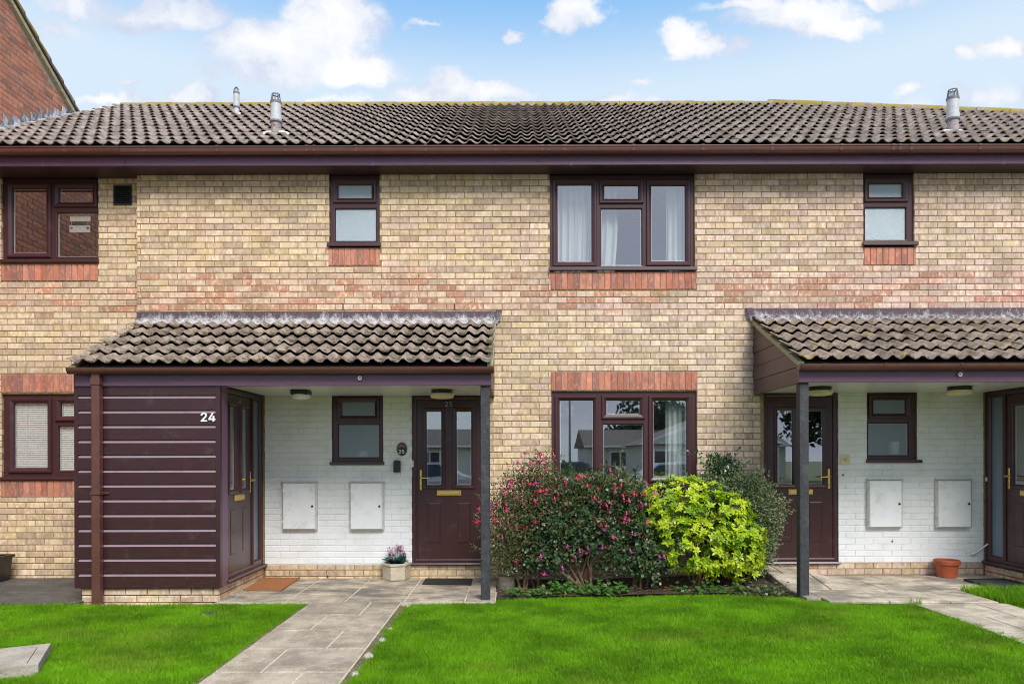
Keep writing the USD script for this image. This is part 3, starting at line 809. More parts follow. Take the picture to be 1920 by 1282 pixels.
# roof
roof = obj('roof', (np.array([rp(XA1, -.02, -.03), rp(13.6, -.02, -.03), rp(4.41, 4.70, -.03), rp(XA1, 4.70, -.03)]), np.array([[0, 1, 2, 3]])), M['roof_felt'], house)
nb_ = math.ceil((13.6 - XA1) / .30)
tiles(roof, XA1, nb_, .30, 14, GA, FR, .042, M['roof_tile_main'], HIP, 300, 3)
apex = rp(4.41, 4.70)
rear = MB(); rear.quad((XA1, 3.70, apex[2]), (4.41, 3.70, apex[2]), (13.6, 8.0, 5.0), (XA1, 8.0, 5.0))
rear.add([apex, (13.6, -.33, 5.09), (13.6, 8.0, 5.0)], [[0, 1, 2]])
obj('rear_roof_slope', rear.get(), M['roof_tile_main'], house)
for k in range(21):
    x = XA1 + k * .4264
    obj('ridge_tile', half_round((x + .003, 3.70, apex[2] - .045), (x + .424, 3.70, apex[2] - .045 + rnd.uniform(-.006, .006)), .112 + .004 * (k % 2)), M['ridge_lichen'], roof, smooth=40)
a0, a1 = rp(4.41, 4.70, -.01), rp(4.41 + 1.953 * 4.7, 0, -.01)
hl = np.linalg.norm(a1 - a0); nh = int(hl / .43)
for k in range(nh):
    p, q = a0 + (a1 - a0) * (k / nh), a0 + (a1 - a0) * ((k + .985) / nh)
    obj('ridge_tile', half_round(p - [0, 0, .01], q - [0, 0, .01], .118 + .004 * (k % 2)), M['ridge_lichen'], roof, smooth=40)
eaves(house, XA1 + .002, 13.4, .11, (700, 1072, 1883), (272, 408, 536, 576, 590, 668, 799, 930, 1018, 1031, 1060, 1190, 1320, 1450, 1580, 1677, 1690, 1711, 1840))

# ================================================================ left house, set back a little
YA = .10
left = thing('end_house', 'narrow set back buff brick house with dark air vent at the left edge', 'house')
def RA(px0, px1, py0, py1):
    m = (px0 + px1) / 2
    return (wx(px0, YA), wx(px1, YA), wz(py1, m, YA), wz(py0, m, YA))
OA1 = RA(3, 185, 300, 492); OA1 = (OA1[0], OA1[1], OA1[2], WALL_TOP + .2)
OA2 = RA(3, 186, 738, 898)
SA_ = [('sill_course', RA(2, 184, 495, 527)), ('lintel_course', RA(2, 186, 702, 736)), ('sill_course', RA(1, 186, 900, 932))]
AV = RA(214, 249, 348, 385)
lw = obj('wall', plate(XA0, XA1 + .3, -.15, WALL_TOP, [OA1, OA2, AV], YA + .006, YA + .11), M['mortar'], left)
lb = lay_bricks(XA0, XA1 - .002, -.12, WALL_TOP, [OA1, OA2, AV] + [s[1] for s in SA_], YA, YA + .1, 21)
add_bricks(lw, lb, M['buff_brick'], 'brick', 'more_bricks')
for nm, r4 in SA_: soldiers(left, nm, *r4, y=YA, seed=int(abs(r4[2] * 100)))
window(left, 'window', (OA1[0] + .005, OA1[1] - .005, OA1[2] + .03, WALL_TOP), YA, [('casement', *RA(21, 85, 352, 473), 'window_glass'), ('casement', *RA(109, 172, 352, 378), 'window_glass'), ('fixed', *RA(105, 180, 398, 480), 'window_glass')], RA(0, 187, 486, 493))
window(left, 'window', (OA2[0] + .005, OA2[1] - .005, OA2[2] + .03, OA2[3]), YA, [('casement', *RA(23, 86, 755, 877), 'window_glass'), ('casement', *RA(111, 173, 755, 780), 'window_glass'), ('fixed', *RA(107, 180, 799, 882), 'window_glass')], RA(0, 187, 893, 899))
av = obj('air_vent', plate(AV[0], AV[1], AV[2], AV[3], [(AV[0] + .014, AV[1] - .014, AV[2] + .014, AV[3] - .014)], YA - .008, YA + .05), M['vent_black'], left)
obj('vent_back', plate(AV[0], AV[1], AV[2], AV[3], [], YA + .04, YA + .05), M['dark_gasket'], av)
for k in range(9):
    z = AV[2] + .02 + k * (AV[3] - AV[2] - .036) / 9
    obj('slat', prism([(YA, z), (YA, z + .004), (YA + .03, z + .02), (YA + .03, z + .016)], 'x', AV[0] + .014, AV[1] - .014), M['vent_black'], av)
for k in range(7):
    x = AV[0] + .03 + k * (AV[1] - AV[0] - .06) / 6
    obj('vent_bar', box(x - .0015, x + .0015, YA - .004, YA, AV[2] + .014, AV[3] - .014), M['vent_black'], av)
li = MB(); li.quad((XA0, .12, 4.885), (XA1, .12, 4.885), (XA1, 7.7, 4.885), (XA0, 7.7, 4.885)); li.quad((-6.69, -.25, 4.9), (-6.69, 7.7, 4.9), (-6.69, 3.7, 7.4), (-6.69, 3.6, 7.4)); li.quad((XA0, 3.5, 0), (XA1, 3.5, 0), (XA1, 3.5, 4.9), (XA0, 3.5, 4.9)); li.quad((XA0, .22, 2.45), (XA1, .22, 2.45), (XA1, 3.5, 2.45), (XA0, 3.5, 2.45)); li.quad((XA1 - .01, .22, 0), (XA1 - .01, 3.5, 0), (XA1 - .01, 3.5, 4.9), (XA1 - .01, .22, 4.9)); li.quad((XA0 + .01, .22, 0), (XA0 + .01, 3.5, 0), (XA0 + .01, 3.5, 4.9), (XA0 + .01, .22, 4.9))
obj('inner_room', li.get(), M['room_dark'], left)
obj('rear_wall', box(XA0, XA1, 7.7, 7.8, -.15, WALL_TOP), M['house_plain'], left)
XR0 = -6.70
lroof = obj('roof', (np.array([rp(XR0, -.02, -.03), rp(XA1, -.02, -.03), rp(XA1, 4.70, -.03), rp(XR0, 4.70, -.03)]), np.array([[0, 1, 2, 3]])), M['roof_felt'], left)
tiles(lroof, XR0, 7, (XA1 - XR0) / 7, 14, GA, FR, .042, M['roof_tile_main'], None, 300, 4)
for k in range(5):
    x = XR0 + k * (XA1 - XR0) / 5
    obj('ridge_tile', half_round((x + .003, 3.70, apex[2] - .045), (x + .428, 3.70, apex[2] - .045 + rnd.uniform(-.006, .006)), .112 + .004 * (k % 2)), M['ridge_lichen'], lroof, smooth=40)
m = MB(); m.quad((XR0, 3.70, apex[2]), (XA1, 3.70, apex[2]), (XA1, 8.0, 5.0), (XR0, 8.0, 5.0)); m.add([(XR0, 3.70, apex[2] - .02), (XR0, -.33, 5.06), (XR0, 8.0, 4.98)], [[0, 1, 2]])
obj('rear_roof_slope', m.get(), M['roof_tile_main'], left)
eaves(left, XA0, XA1 - .002, .21, (83,), (122,))

# ================================================================ red brick neighbour on the left, gable end towards us
nbh = thing('neighbour_house', 'red brick gable end of the taller neighbouring house at top left', 'house')
XN = -6.90
def verge_z(y): return 6.91 + .587 * (2.74 - y) if y > -.9 else 6.91 + .587 * (2.74 + .9) - .587 * (-.9 - y)
gw = obj('gable_wall', prism([(-4.5, -.1), (2.70, -.1), (2.70, verge_z(2.70) - .10), (-.9, verge_z(-.9) - .10), (-4.5, verge_z(-4.5) - .10)], 'x', XN - .25, XN - .006), M['gable_mortar'], nbh)
gb = []
for k in range(0, 140):
    zb = ZC + k * .075
    off = .5 * (k % 2)
    for j in range(-36, 13):
        y0 = (j - off) * .225; y1 = y0 + .2155
        y0, y1 = max(y0, -4.5), min(y1, 2.70)
        if y1 - y0 < .03: continue
        zt = min(verge_z(y0), verge_z(y1)) - .10
        if zb + .03 > zt: continue
        z1 = min(zb + .0655, zt)
        c = .004; xf_ = XN + rnd.uniform(-.0015, .0015)
        v, f = brick_mesh(y0, y1, zb, z1, 0, .06, c)
        gb.append((np.stack([xf_ - v[:, 1], v[:, 0], v[:, 2]], 1), f, y0, zb))
def gkey(q):
    y, z = q[2] + .1, q[3]; d = y + 8.8
    px, py = 960 + FPX * XN / d, 858 - FPX * (z - 1.456) / d
    rz_ = 5.09 + .6 * (y + .33)
    return (0 if (px > -25 and py > -25 and z > rz_ - .1) else 1e6) + d
gb.sort(key=gkey)
for v, f, _, _ in gb[:300]: obj('brick', (v, f), M['gable_brick'], gw)
m = MB()
for v, f, _, _ in gb[300:]: m.add(v, f)
obj('more_bricks', m.get(), M['gable_brick'], gw, kind='stuff')
vg = []
def strip_along(y0, y1, dz0, dz1, x0, x1):
    return (np.array([[x, y, verge_z(y) + dz] for y in (y0, y1) for dz in (dz0, dz1) for x in (x0, x1)]), np.vstack([BF[:, [0, 1, 2]], BF[:, [0, 2, 3]]])[:])
def hexa(a, b):
    v = np.array(list(a) + list(b), float)
    f = np.array([[0, 1, 2, 3], [4, 7, 6, 5], [0, 4, 5, 1], [1, 5, 6, 2], [2, 6, 7, 3], [3, 7, 4, 0]])
    return v, f
def verge_piece(y0, y1, d0, d1, x0, x1):
    return hexa([(x0, y0, verge_z(y0) + d0), (x1, y0, verge_z(y0) + d0), (x1, y0, verge_z(y0) + d1), (x0, y0, verge_z(y0) + d1)],
                [(x0, y1, verge_z(y1) + d0), (x1, y1, verge_z(y1) + d0), (x1, y1, verge_z(y1) + d1), (x0, y1, verge_z(y1) + d1)])
m = MB(); m.add(*verge_piece(-.9, 2.80, -.12, -.05, XN - .02, XN + .045)); m.add(*verge_piece(-4.6, -.9, -.12, -.05, XN - .02, XN + .045))
obj('verge', m.get(), M['verge_cement'], nbh)
nroof = obj('roof', verge_piece(-.9, 2.86, -.05, -.02, XN - 6, XN + .05), M['roof_felt'], nbh)
obj('front_roof_slope', verge_piece(-4.8, -.9, -.05, .02, XN - 6, XN + .05), M['roof_tile_main'], nbh)
for k in range(13):
    y0 = 2.86 - k * .29; y1 = max(y0 - .33, -.9)
    for j in range(2):
        x1 = XN + .07 - j * .3
        a = [(x1 - .3, y0, verge_z(y0) - .01), (x1, y0, verge_z(y0) - .01), (x1, y0, verge_z(y0) + .045), (x1 - .3, y0, verge_z(y0) + .045)]
        b = [(x1 - .3, y1, verge_z(y1) - .02), (x1, y1, verge_z(y1) - .02), (x1, y1, verge_z(y1) + .008), (x1 - .3, y1, verge_z(y1) + .008)]
        obj('roof_tile', hexa(a, b), M['roof_tile_main'], nroof)
obj('body', box(XN - 6, XN - .26, -4.5, 2.7, -.1, 6.5), M['gable_mortar'], nbh)
# stepped lead flashing where our tiles meet the gable
fl = obj('flashing', MB().get() if False else hexa([(XN - .01, -.30, 5.13), (XR0 + .04, -.30, 5.155), (XR0 + .04, -.30, 5.165), (XN - .01, -.30, 5.16)], [(XN - .01, 2.74, 5.13 + 3.04 * .6), (XR0 + .04, 2.74, 5.155 + 3.04 * .6), (XR0 + .04, 2.74, 5.165 + 3.04 * .6), (XN - .01, 2.74, 5.16 + 3.04 * .6)]), M['grey_lead'], nbh)
y = -.25
while y < 2.6:
    z = 5.09 + .6 * (y + .33)
    h = .20 + rnd.uniform(-.02, .02)
    y1 = min(y + .19, 2.72)
    obj('lead_step', prism([(y, z), (y1, z + .6 * (y1 - y)), (y1, z + .08 + .6 * (y1 - y) + rnd.uniform(0, .02)), (y + .13, z + .075 + .10), (y, z + h)], 'x', XN + .001 + .004 * rnd.random(), XN + .011), M['grey_lead'], fl)
    y += .185

# ================================================================ doors
def door(parent, into, w, h, handle, label=None, number=None, side=None, seen_wide=None):
    """uPVC door in a local frame: x along, y towards the inside, z up, then placed by the matrix 'into'.
    side: width of a glazed strip beside the leaf at the high-x end (None = no strip)"""
    t = thing('door', label, parent=parent)
    P = lambda name, mesh, mat, par=t, **k: obj(name, xf(mesh, into), M[mat], par, **k)
    fw = .062
    lw_ = w - 2 * fw - (side + .05 if side else 0)
    lx0, lx1, lz0, lz1 = fw, fw + lw_, .075, h - fw
    holes = [(lx0 - .004, lx1 + .004, lz0 - .004, lz1 + .004)]
    if side: holes.append((lx1 + .058, w - fw, lz0 + .02, lz1))
    P('frame', plate(0, w, .03, h, holes, .012, .095), 'rosewood_frame')
    P('frame_moulding', ring(lx0 - .04, lx1 + .04, lz0 - .034, lz1 + .04, [(0, .013), (.004, .004), (.018, .004), (.03, .012), (.036, .03)]), 'rosewood_frame')
    P('sill', prism([(-.035, .0), (-.04, .012), (-.03, .03), (.10, .034), (.10, .0)], 'x', -.012, w + .012), 'rosewood_frame')
    cxm = (lx0 + lx1) / 2; gwid = .175 if lw_ > .72 else .155; gap = .19 if lw_ > .72 else .15
    k = lw_ / .775
    g1 = (cxm - (gap / 2 + gwid) * k, cxm - gap / 2 * k); g2 = (cxm + gap / 2 * k, cxm + (gap / 2 + gwid) * k)
    gz = (.97, 1.86)
    leaf = P('leaf', plate(lx0, lx1, lz0, lz1, [(a - .012, b + .012, gz[0] - .012, gz[1] + .012) for a, b in (g1, g2)], .024, .07), 'door_skin')
    for a, b in (g1, g2):
        P('glazing_frame', ring(a - .05, b + .05, gz[0] - .05, gz[1] + .05, [(0, .024), (.004, .010), (.02, .006), (.034, .012), (.046, .022), (.052, .04)]), 'door_skin')
        P('pane', plate(a - .004, b + .004, gz[0] - .004, gz[1] + .004, [], .036, .04, False), 'window_glass')
        P('spacer_bar', ring(a, b, gz[0], gz[1], [(0, .042), (.008, .042), (.008, .055)]), 'spacer_bar')
        pa, pb = a - .018 * k, b + .055 * k
        if a > cxm: pa, pb = a - .055 * k, b + .018 * k
        pa, pb = a - .02 * k, b + .02 * k
        P('raised_panel', ring(pa, pb, .235, .785, [(0, .024), (.006, .034), (.014, .034), (.030, .022), (.044, .018), (max(.05, (pb - pa) / 2 - .0005), .018)]), 'door_skin')
    lbx = (cxm - .15 * k, cxm + .15 * k)
    lb = MB(); lb.cbox(lbx[0], lbx[1], .010, .026, .842, .908, .005); lb.cbox(lbx[0] + .016, lbx[1] - .016, .004, .012, .855, .895, .004)
    P('letterbox', lb.get(), 'brass')
    P('weather_bar', prism([(.024, .0), (.0, .006), (.004, .02), (.024, .05)], 'x', lx0 + .003, lx1 - .003) if True else None, 'door_skin')
    # move weather bar up on the leaf foot
    hx = lx0 + .045 if handle == 'left' else lx1 - .045
    s_ = 1 if handle == 'left' else -1
    hd = MB(); hd.cbox(hx - .016, hx + .016, .012, .026, .91, 1.155, .006)
    hd.add(*tube([(hx, .02, 1.06), (hx, -.03, 1.06), (hx + s_ * .01, -.042, 1.06), (hx + s_ * .05, -.046, 1.058), (hx + s_ * .125, -.044, 1.052)], [.011, .010, .010, .009, .0075], 10))
    hd.add(*tube([(hx, .012, .965), (hx, .006, .965)], .012, 12))
    P('handle', hd.get(), 'brass', smooth=40)
    P('keyhole', box(hx - .003, hx + .003, .004, .0055, .952, .972), 'dark_gasket')
    if number:
        tm = meshkit.text_mesh(number, .058, .004)
        v = np.array(tm.vertices); v[:, 0] -= v[:, 0].mean()
        v = np.stack([v[:, 0] + cxm + .004, .0225 - v[:, 2], v[:, 1] + lz1 - .078], 1)
        P('number', (v, np.array(tm.faces)[:, ::-1]), 'silver')
    if side:
        a, b = lx1 + .064, w - fw - .006
        P('side_pane', plate(a - .004, b + .004, lz0 + .024, lz1 - .004, [], .045, .049, False), 'frosted_dark')
        P('bead', ring(a - .006, b + .006, lz0 + .016, lz1 + .002, [(0, .012), (.004, .016), (.012, .034), (.012, .05)]), 'rosewood_frame')
    hall = MB(); hall.quad((lx0, .9, 0), (lx1, .9, 0), (lx1, .9, h), (lx0, .9, h))
    return t
door(house, np.array([[1, 0, 0, D25[0]], [0, 1, 0, 0.0], [0, 0, 1, D25[2] - .012], [0, 0, 0, 1]]), D25[1] - D25[0], D25[3] - D25[2] + .012, 'left', 'brown panelled front door with brass letterbox and the number 25', '25')
door(house, np.array([[1, 0, 0, D26[0]], [0, 1, 0, 0.0], [0, 0, 1, D26[2] - .012], [0, 0, 0, 1]]), D26[1] - D26[0], D26[3] - D26[2] + .012, 'right', 'brown panelled front door partly hidden behind a post and bush')

# ================================================================ the two tiled porches
AX = 1.359
def porch(mirror, dz, label):
    p = thing('entrance_porch', label, 'porch')
    X = (lambda a: 2 * AX - a) if mirror else (lambda a: a)
    def xr(a, b): return (min(X(a), X(b)), max(X(a), X(b)))
    def bx(a, b, y0, y1, z0, z1, c=0.0):
        a, b = xr(a, b)
        return cbox(a, b, y0, y1, z0 + dz, z1 + dz, c) if c else box(a, b, y0, y1, z0 + dz, z1 + dz)
    th_ = math.atan2(.706, 1.46); gauge = 1.622 / 5
    XL, XR = -4.49, -.19
    x0, x1 = xr(XL, XR)
    o = np.array([0, -1.46, 2.392 + dz])
    FRp = roof_frame(o, th_)
    def pp(x, t, n=0.0): return FRp[0] + np.array([x, 0, 0]) + t * FRp[1] + n * FRp[2]
    rf = obj('roof', hexa([pp(x0 + .02, .03, -.05), pp(x1 - .02, .03, -.05), pp(x1 - .02, .03, -.02), pp(x0 + .02, .03, -.02)], [pp(x0 + .02, 1.61, -.05), pp(x1 - .02, 1.61, -.05), pp(x1 - .02, 1.61, -.02), pp(x0 + .02, 1.61, -.02)]), M['roof_felt'], p)
    tiles(rf, x0, 14, (x1 - x0) / 14, 5, gauge, FRp, .046, M['porch_tile'], None, 300, 8 + mirror, lip=-.004)
    # verge of mortar at the open end, barge on the other
    for xe, s_ in ((X(XR), -1 if not mirror else 1), (X(XL), 1 if not mirror else -1)):
        a, b = sorted((xe + s_ * .002, xe + s_ * .06))
        obj('verge', hexa([pp(a, .02, -.045), pp(b, .02, -.045), pp(b, .02, -.002), pp(a, .02, -.002)], [pp(a, 1.6, -.045), pp(b, 1.6, -.045), pp(b, 1.6, .006), pp(a, 1.6, .006)]), M['verge_cement'], p)
    # lead against the wall and dressed over the top tiles
    fa, fb = xr(-4.544, -.13)
    pts = [(fa, 3.112), (fb, 3.112), (fb, 3.236), (fa, 3.236)]
    fl_ = obj('flashing', prism([(x, z + dz) for x, z in pts], 'y', -.016, -.002), M['painted_lead'], p)
    n = 14 * 24; us = np.linspace(x0, x1, n); cov = (x1 - x0) / 14
    hh = wave(((us - x0) % cov) / cov * .30, .046)
    V = []
    for k, (t, e) in enumerate(((1.47, .022), (1.56, .026), (1.60, .03))):
        wob = np.array([.012 * math.sin(u * 9.1) + .008 * math.sin(u * 23) for u in us]) if k == 0 else 0
        V.append(np.stack([us, *(FRp[0][1:, None] + (t + wob) * FRp[1][1:, None] + (hh * (1 if k < 2 else .6) + e) * FRp[2][1:, None])], 1))
    V.append(np.stack([us, np.full(n, -.012), np.full(n, 3.16 + dz)], 1))
    V = np.vstack(V); F = [[r_ * n + k, r_ * n + k + 1, (r_ + 1) * n + k + 1, (r_ + 1) * n + k] for r_ in range(3) for k in range(n - 1)]
    obj('lead_apron', (V, np.array(F)), M['painted_lead'], fl_, smooth=60)
    e0 = X(-.19); s_ = -1 if mirror else 1
    cor = [(e0, 3.236), (e0 + s_ * .075, 3.236), (e0 + s_ * .062, 3.18), (e0 + s_ * .035, 3.12), (e0 + s_ * .012, 3.07), (e0 - s_ * .03, 3.10)]
    obj('lead_corner', prism(Polygon([(x, z + dz) for x, z in cor]).buffer(0), 'y', -.045, -.004), M['painted_lead'], fl_)
    # fascia, ceiling, gutter
    obj('fascia', bx(-4.455, -.208, -1.405, -1.378, 2.196, 2.40, .003), M['fascia_board'], p)
    obj('ceiling', bx(-2.99, -.225, -1.378, -.012, 2.212, 2.225), M['soffit_white'], p)
    y0, zg = -1.41, 2.31 + dz
    th = np.linspace(0, PI, 15)
    outer = [(y0 - .056 - .056 * math.cos(t), zg + .062 - .062 * math.sin(t)) for t in th]
    inner_ = [(y0 - .056 - .050 * math.cos(t), zg + .062 - .056 * math.sin(t)) for t in th[::-1]]
    ga, gb_ = xr(-4.475, -.186)
    gt = obj('gutter', prism(outer + inner_, 'x', ga, gb_), M['gutter_plastic'], p, smooth=40)
    for xe in (ga, gb_): obj('end_cap', prism(outer, 'x', xe - .004, xe + .006), M['gutter_plastic'], gt, smooth=40)
    big = [(y0 - .056 - .061 * math.cos(t), zg + .064 - .067 * math.sin(t)) for t in th]
    for xb in (-4.36, -4.10, -3.62, -2.57, -1.80, -1.04, -.42):
        a, b = xr(xb - .016, xb + .016)
        obj('gutter_bracket', prism(big, 'x', a, b), M['gutter_plastic'], gt, smooth=40)
    # open end: boarded gable
    xe = -.212
    ga_, gb2 = xr(xe - .02, xe)
    prof = Polygon([(-1.3765, 2.19), (-.004, 2.19), (-.004, 3.055), (-1.3765, 2.388)])
    zz = 2.19
    hs = [.17, .165, .165, .165, .165, .165]
    for k, h_ in enumerate(hs):
        band = prof.intersection(sbox(-3, zz, 1, zz + h_ - .006))
        if not band.is_empty and band.area > .002:
            e = .004 * (k % 2)
            obj('gable_board', prism([(y, z + dz) for y, z in band.exterior.coords[:-1]], 'x', ga_ - (e if mirror else 0), gb2 + (0 if mirror else e)), M['gable_board'], p)
        zz += h_
    gi, gj = xr(xe - .03, xe - .018)
    obj('gable_backing', prism([(y, z + dz) for y, z in prof.intersection(sbox(-1.37, 0, 0, 5)).exterior.coords[:-1]], 'x', gi, gj), M['dark_gasket'], p)
    # closed end: same gable shape in boards
    ci, cj = xr(-4.47, -4.45)
    obj('closed_gable', prism([(y, z + dz) for y, z in [(-1.40, 2.19), (-.004, 2.19), (-.004, 3.055), (-1.40, 2.375)]], 'x', ci, cj), M['gable_board'], p)
    # boarded entrance lobby
    bz = .135
    shp = lambda z: [(-1.348, z), (-1.384, z), (-1.384, z + .1195), (-1.366, z + .1475), (-1.366, z + .151), (-1.348, z + .151)]
    k = 0; z = bz
    while z < 2.19:
        pr = Polygon(shp(z)).intersection(sbox(-2, 0, -1, 2.197))
        a, b = xr(-4.435, -3.03)
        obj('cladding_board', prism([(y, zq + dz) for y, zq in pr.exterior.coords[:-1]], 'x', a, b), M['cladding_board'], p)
        z += .1515
    for a, b in ((-4.477, -4.436), (-3.03, -2.985)):
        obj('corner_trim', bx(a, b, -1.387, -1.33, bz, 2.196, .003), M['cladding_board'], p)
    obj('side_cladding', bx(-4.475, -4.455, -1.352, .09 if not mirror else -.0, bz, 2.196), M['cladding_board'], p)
    obj('side_trim', bx(-3.0, -2.985, -1.33, -1.185, bz, 2.21), M['fascia_board'], p)
    obj('lobby_back', bx(-4.44, -3.04, -1.347, -1.34, bz, 2.19), M['dark_gasket'], p)
    obj('lobby_floor', bx(-4.45, -3.03, -1.34, -.012, .12, .15), M['room_dark'], p)
    # side door with glazed strip
    if not mirror: mat = rotz(PI / 2, (-2.997 - .012 + .0, -1.185, .15 + dz))
    else: mat = rotz(-PI / 2, (X(-2.997) + .012, -.002, .15 + dz))
    dw, dh = 1.175, 2.06
    if not mirror:
        door(p, mat, dw, dh, 'right', 'brown side door with narrow glazed strip and the number 24', '24', .25)
    else:
        F_ = np.array([[-1, 0, 0, dw], [0, 1, 0, 0], [0, 0, 1, 0], [0, 0, 0, 1.0]])
        M2 = rotz(-PI / 2, (X(-2.997) + .012, -.008, .15 + dz)) @ F_
        door(p, M2, dw, dh, 'right', 'brown side door with narrow glazed strip at the right edge', None, .25)
    # plinth of the lobby
    pl = obj('plinth', bx(-4.40, -3.05, -1.335, -.02, -.15, .132), M['footing'], p)
    a, b = xr(-4.42, -3.02)
    r2 = random.Random(5 + mirror)
    for row in range(3):
        zb = -.092 + row * .0755; xq = a - (.11 if row % 2 else 0)
        while xq < b:
            q0, q1 = max(xq, a), min(xq + .2155, b)
            if q1 - q0 > .03: obj('plinth_brick', brick_mesh(q0, q1, zb + dz, zb + .066 + dz, -1.352 + r2.uniform(-.003, .003), -1.33), M['buff_brick'], pl)
            xq += .225
        yq = -1.34 - (.11 if row % 2 else 0)
        while yq < -.02 and row:
            q0, q1 = max(yq, -1.34), min(yq + .2155, -.012)
            if q1 - q0 > .03:
                v, f = brick_mesh(q0, q1, zb + dz, zb + .066 + dz, 0, .04)
                xs = X(-3.012) + (-1 if not mirror else 1) * v[:, 1]
                obj('plinth_brick', (np.stack([xs, v[:, 0], v[:, 2]], 1), f), M['buff_brick_side'], pl)
            yq += .225
    obj('footing', bx(-4.43, -3.0, -1.40, -1.30, -.2, -.055, .01), M['footing'], p)
    # post
    pz0 = .0 if not mirror else .045
    a, b = xr(-.322, -.228)
    obj('post', cbox(a, b, -1.376, -1.282, pz0 - .05, 2.196 + dz, .005), M['post_paint'], p)
    return p
pB = porch(False, 0.0, 'tiled entrance porch with downpipe and boarded lobby numbered 24')
pC = porch(True, .022, 'tiled entrance porch at the right, cut off by the frame edge')

# door number on the boards of the left porch
for i, ch in enumerate('24'):
    tm = meshkit.text_mesh(ch, .086, .012, bold=True)
    v = np.array(tm.vertices); w_ = v[:, 0].max() - v[:, 0].min(); v[:, 0] -= v[:, 0].min()
    xq = (380 + i * 14.2 - 960) / 182.6
    v = np.stack([v[:, 0] * 1.05 + xq, -1.385 - v[:, 2], v[:, 1] + 1.456 + (858 - 790 + 1.3) / 182.6], 1)
    obj('door_numeral', (v, np.array(tm.faces)[:, ::-1]), M['white_plastic'], None, label='white %s numeral screwed to the boards of the left porch' % ('figure two' if ch == '2' else 'figure four'), cat='house number')

# downpipe of the left porch
dp = thing('downpipe', 'square brown plastic downpipe on the boards of the left porch', 'downpipe')
xp = (178.5 - 960) / 185.5
obj('pipe', cbox(xp - .042, xp + .042, -1.475, -1.395, -.04, 2.33, .008), M['gutter_plastic'], dp)
obj('collar', cbox(xp - .048, xp + .048, -1.482, -1.39, 2.20, 2.27, .006), M['gutter_plastic'], dp)
for zq in (1.09,):
    m = MB(); m.cbox(xp - .05, xp + .05, -1.484, -1.38, zq, zq + .03, .004); m.cbox(xp + .05, xp + .10, -1.40, -1.385, zq + .006, zq + .026, .003)
    obj('pipe_clip', m.get(), M['gutter_plastic'], dp)
obj('shoe', cbox(xp - .056, xp + .056, -1.50, -1.38, -.065, -.03, .006), M['concrete_cover'], dp)

# ceiling lamps under the porches
def lamp():
    t = thing('porch_lamp', 'round bulkhead lamp with white cover under the left porch ceiling, above the paved corner', 'lamp', 'round lamps under the porch ceilings', (-2.34, -.75, 2.212))
    obj('lamp_base', cbox(-.095, .095, -.095, .095, -.055, 0, .01), M['black_plastic'], t)
    obj('diffuser', lathe([(0, -.105), (.05, -.103), (.085, -.094), (.10, -.078), (.104, -.06), (.10, -.05), (0, -.05)], 28), M['opal_white'], t, smooth=40)
    return t
l0 = lamp()
def lamp2():
    t = thing('porch_lamp', 'cream round lamp under the left porch ceiling, in front of door 25', 'lamp', 'round lamps under the porch ceilings', (-.775, -.75, 2.212))
    obj('lamp_base', lathe([(0, -.045), (.12, -.045), (.12, 0), (0, 0)], 24), M['black_plastic'], t, smooth=40)
    obj('diffuser', lathe([(0, -.102), (.06, -.10), (.115, -.092), (.132, -.075), (.134, -.045), (0, -.045)], 30), M['cream_plastic'], t, smooth=40)
    return t
l1 = lamp2()
dup(l1, (3.42, -.75, 2.234), 0, 'cream round lamp behind the post of the right porch')
dup(l1, (4.97, -.75, 2.234), 0, 'cream round lamp at the far right under the right porch ceiling')

# meter boxes
def meter(px0, px1, py0, py1, label, wear):
    x0, x1, z0, z1 = wx(px0), wx(px1), wz(py1, px0), wz(py0, px0)
    w, h = x1 - x0, z1 - z0
    t = thing('meter_box', label, 'meter box', 'meter boxes on the white walls', (x0, -.007, z0))
    obj('box_body', cbox(0, w, -.055, .006, 0, h, .012), M['meter_rim'], t)
    d = obj('box_door', cbox(.016, w - .022, -.066, -.05, .016, h - .018, .005), M['meter_white'], t)
    obj('door_gap', ring(.011, w - .017, .011, h - .013, [(0, -.0555), (.003, -.057), (.006, -.0555)]), M['meter_rim'], t)
    for q in (.08, h - .13): obj('hinge', cbox(.004, .018, -.064, -.052, q, q + .045, .003), M['meter_rim'], t)
    obj('box_lock', xf(lathe([(0, 0), (.011, 0), (.013, .004), (.013, .012)], 14), np.array([[1, 0, 0, w - .05], [0, 0, 1, -.078], [0, -1, 0, h * .5], [0, 0, 0, 1]])), M['black_plastic'], t)
    obj('drip_rim', cbox(-.004, w + .004, -.072, .004, h - .004, h + .008, .003), M['meter_rim'], t)
    return t
meter(531, 596, 903, 993, 'scuffed white meter box on the painted wall right of door 24', .5)
meter(657, 721, 903, 993, 'clean white meter box on the painted wall left of door 25', .1)
meter(1623, 1688, 898, 989, 'white meter box with grey stains beside the right post, left of its pair', .4)
meter(1751, 1817, 898, 989, 'white meter box above the terracotta pot', .3)

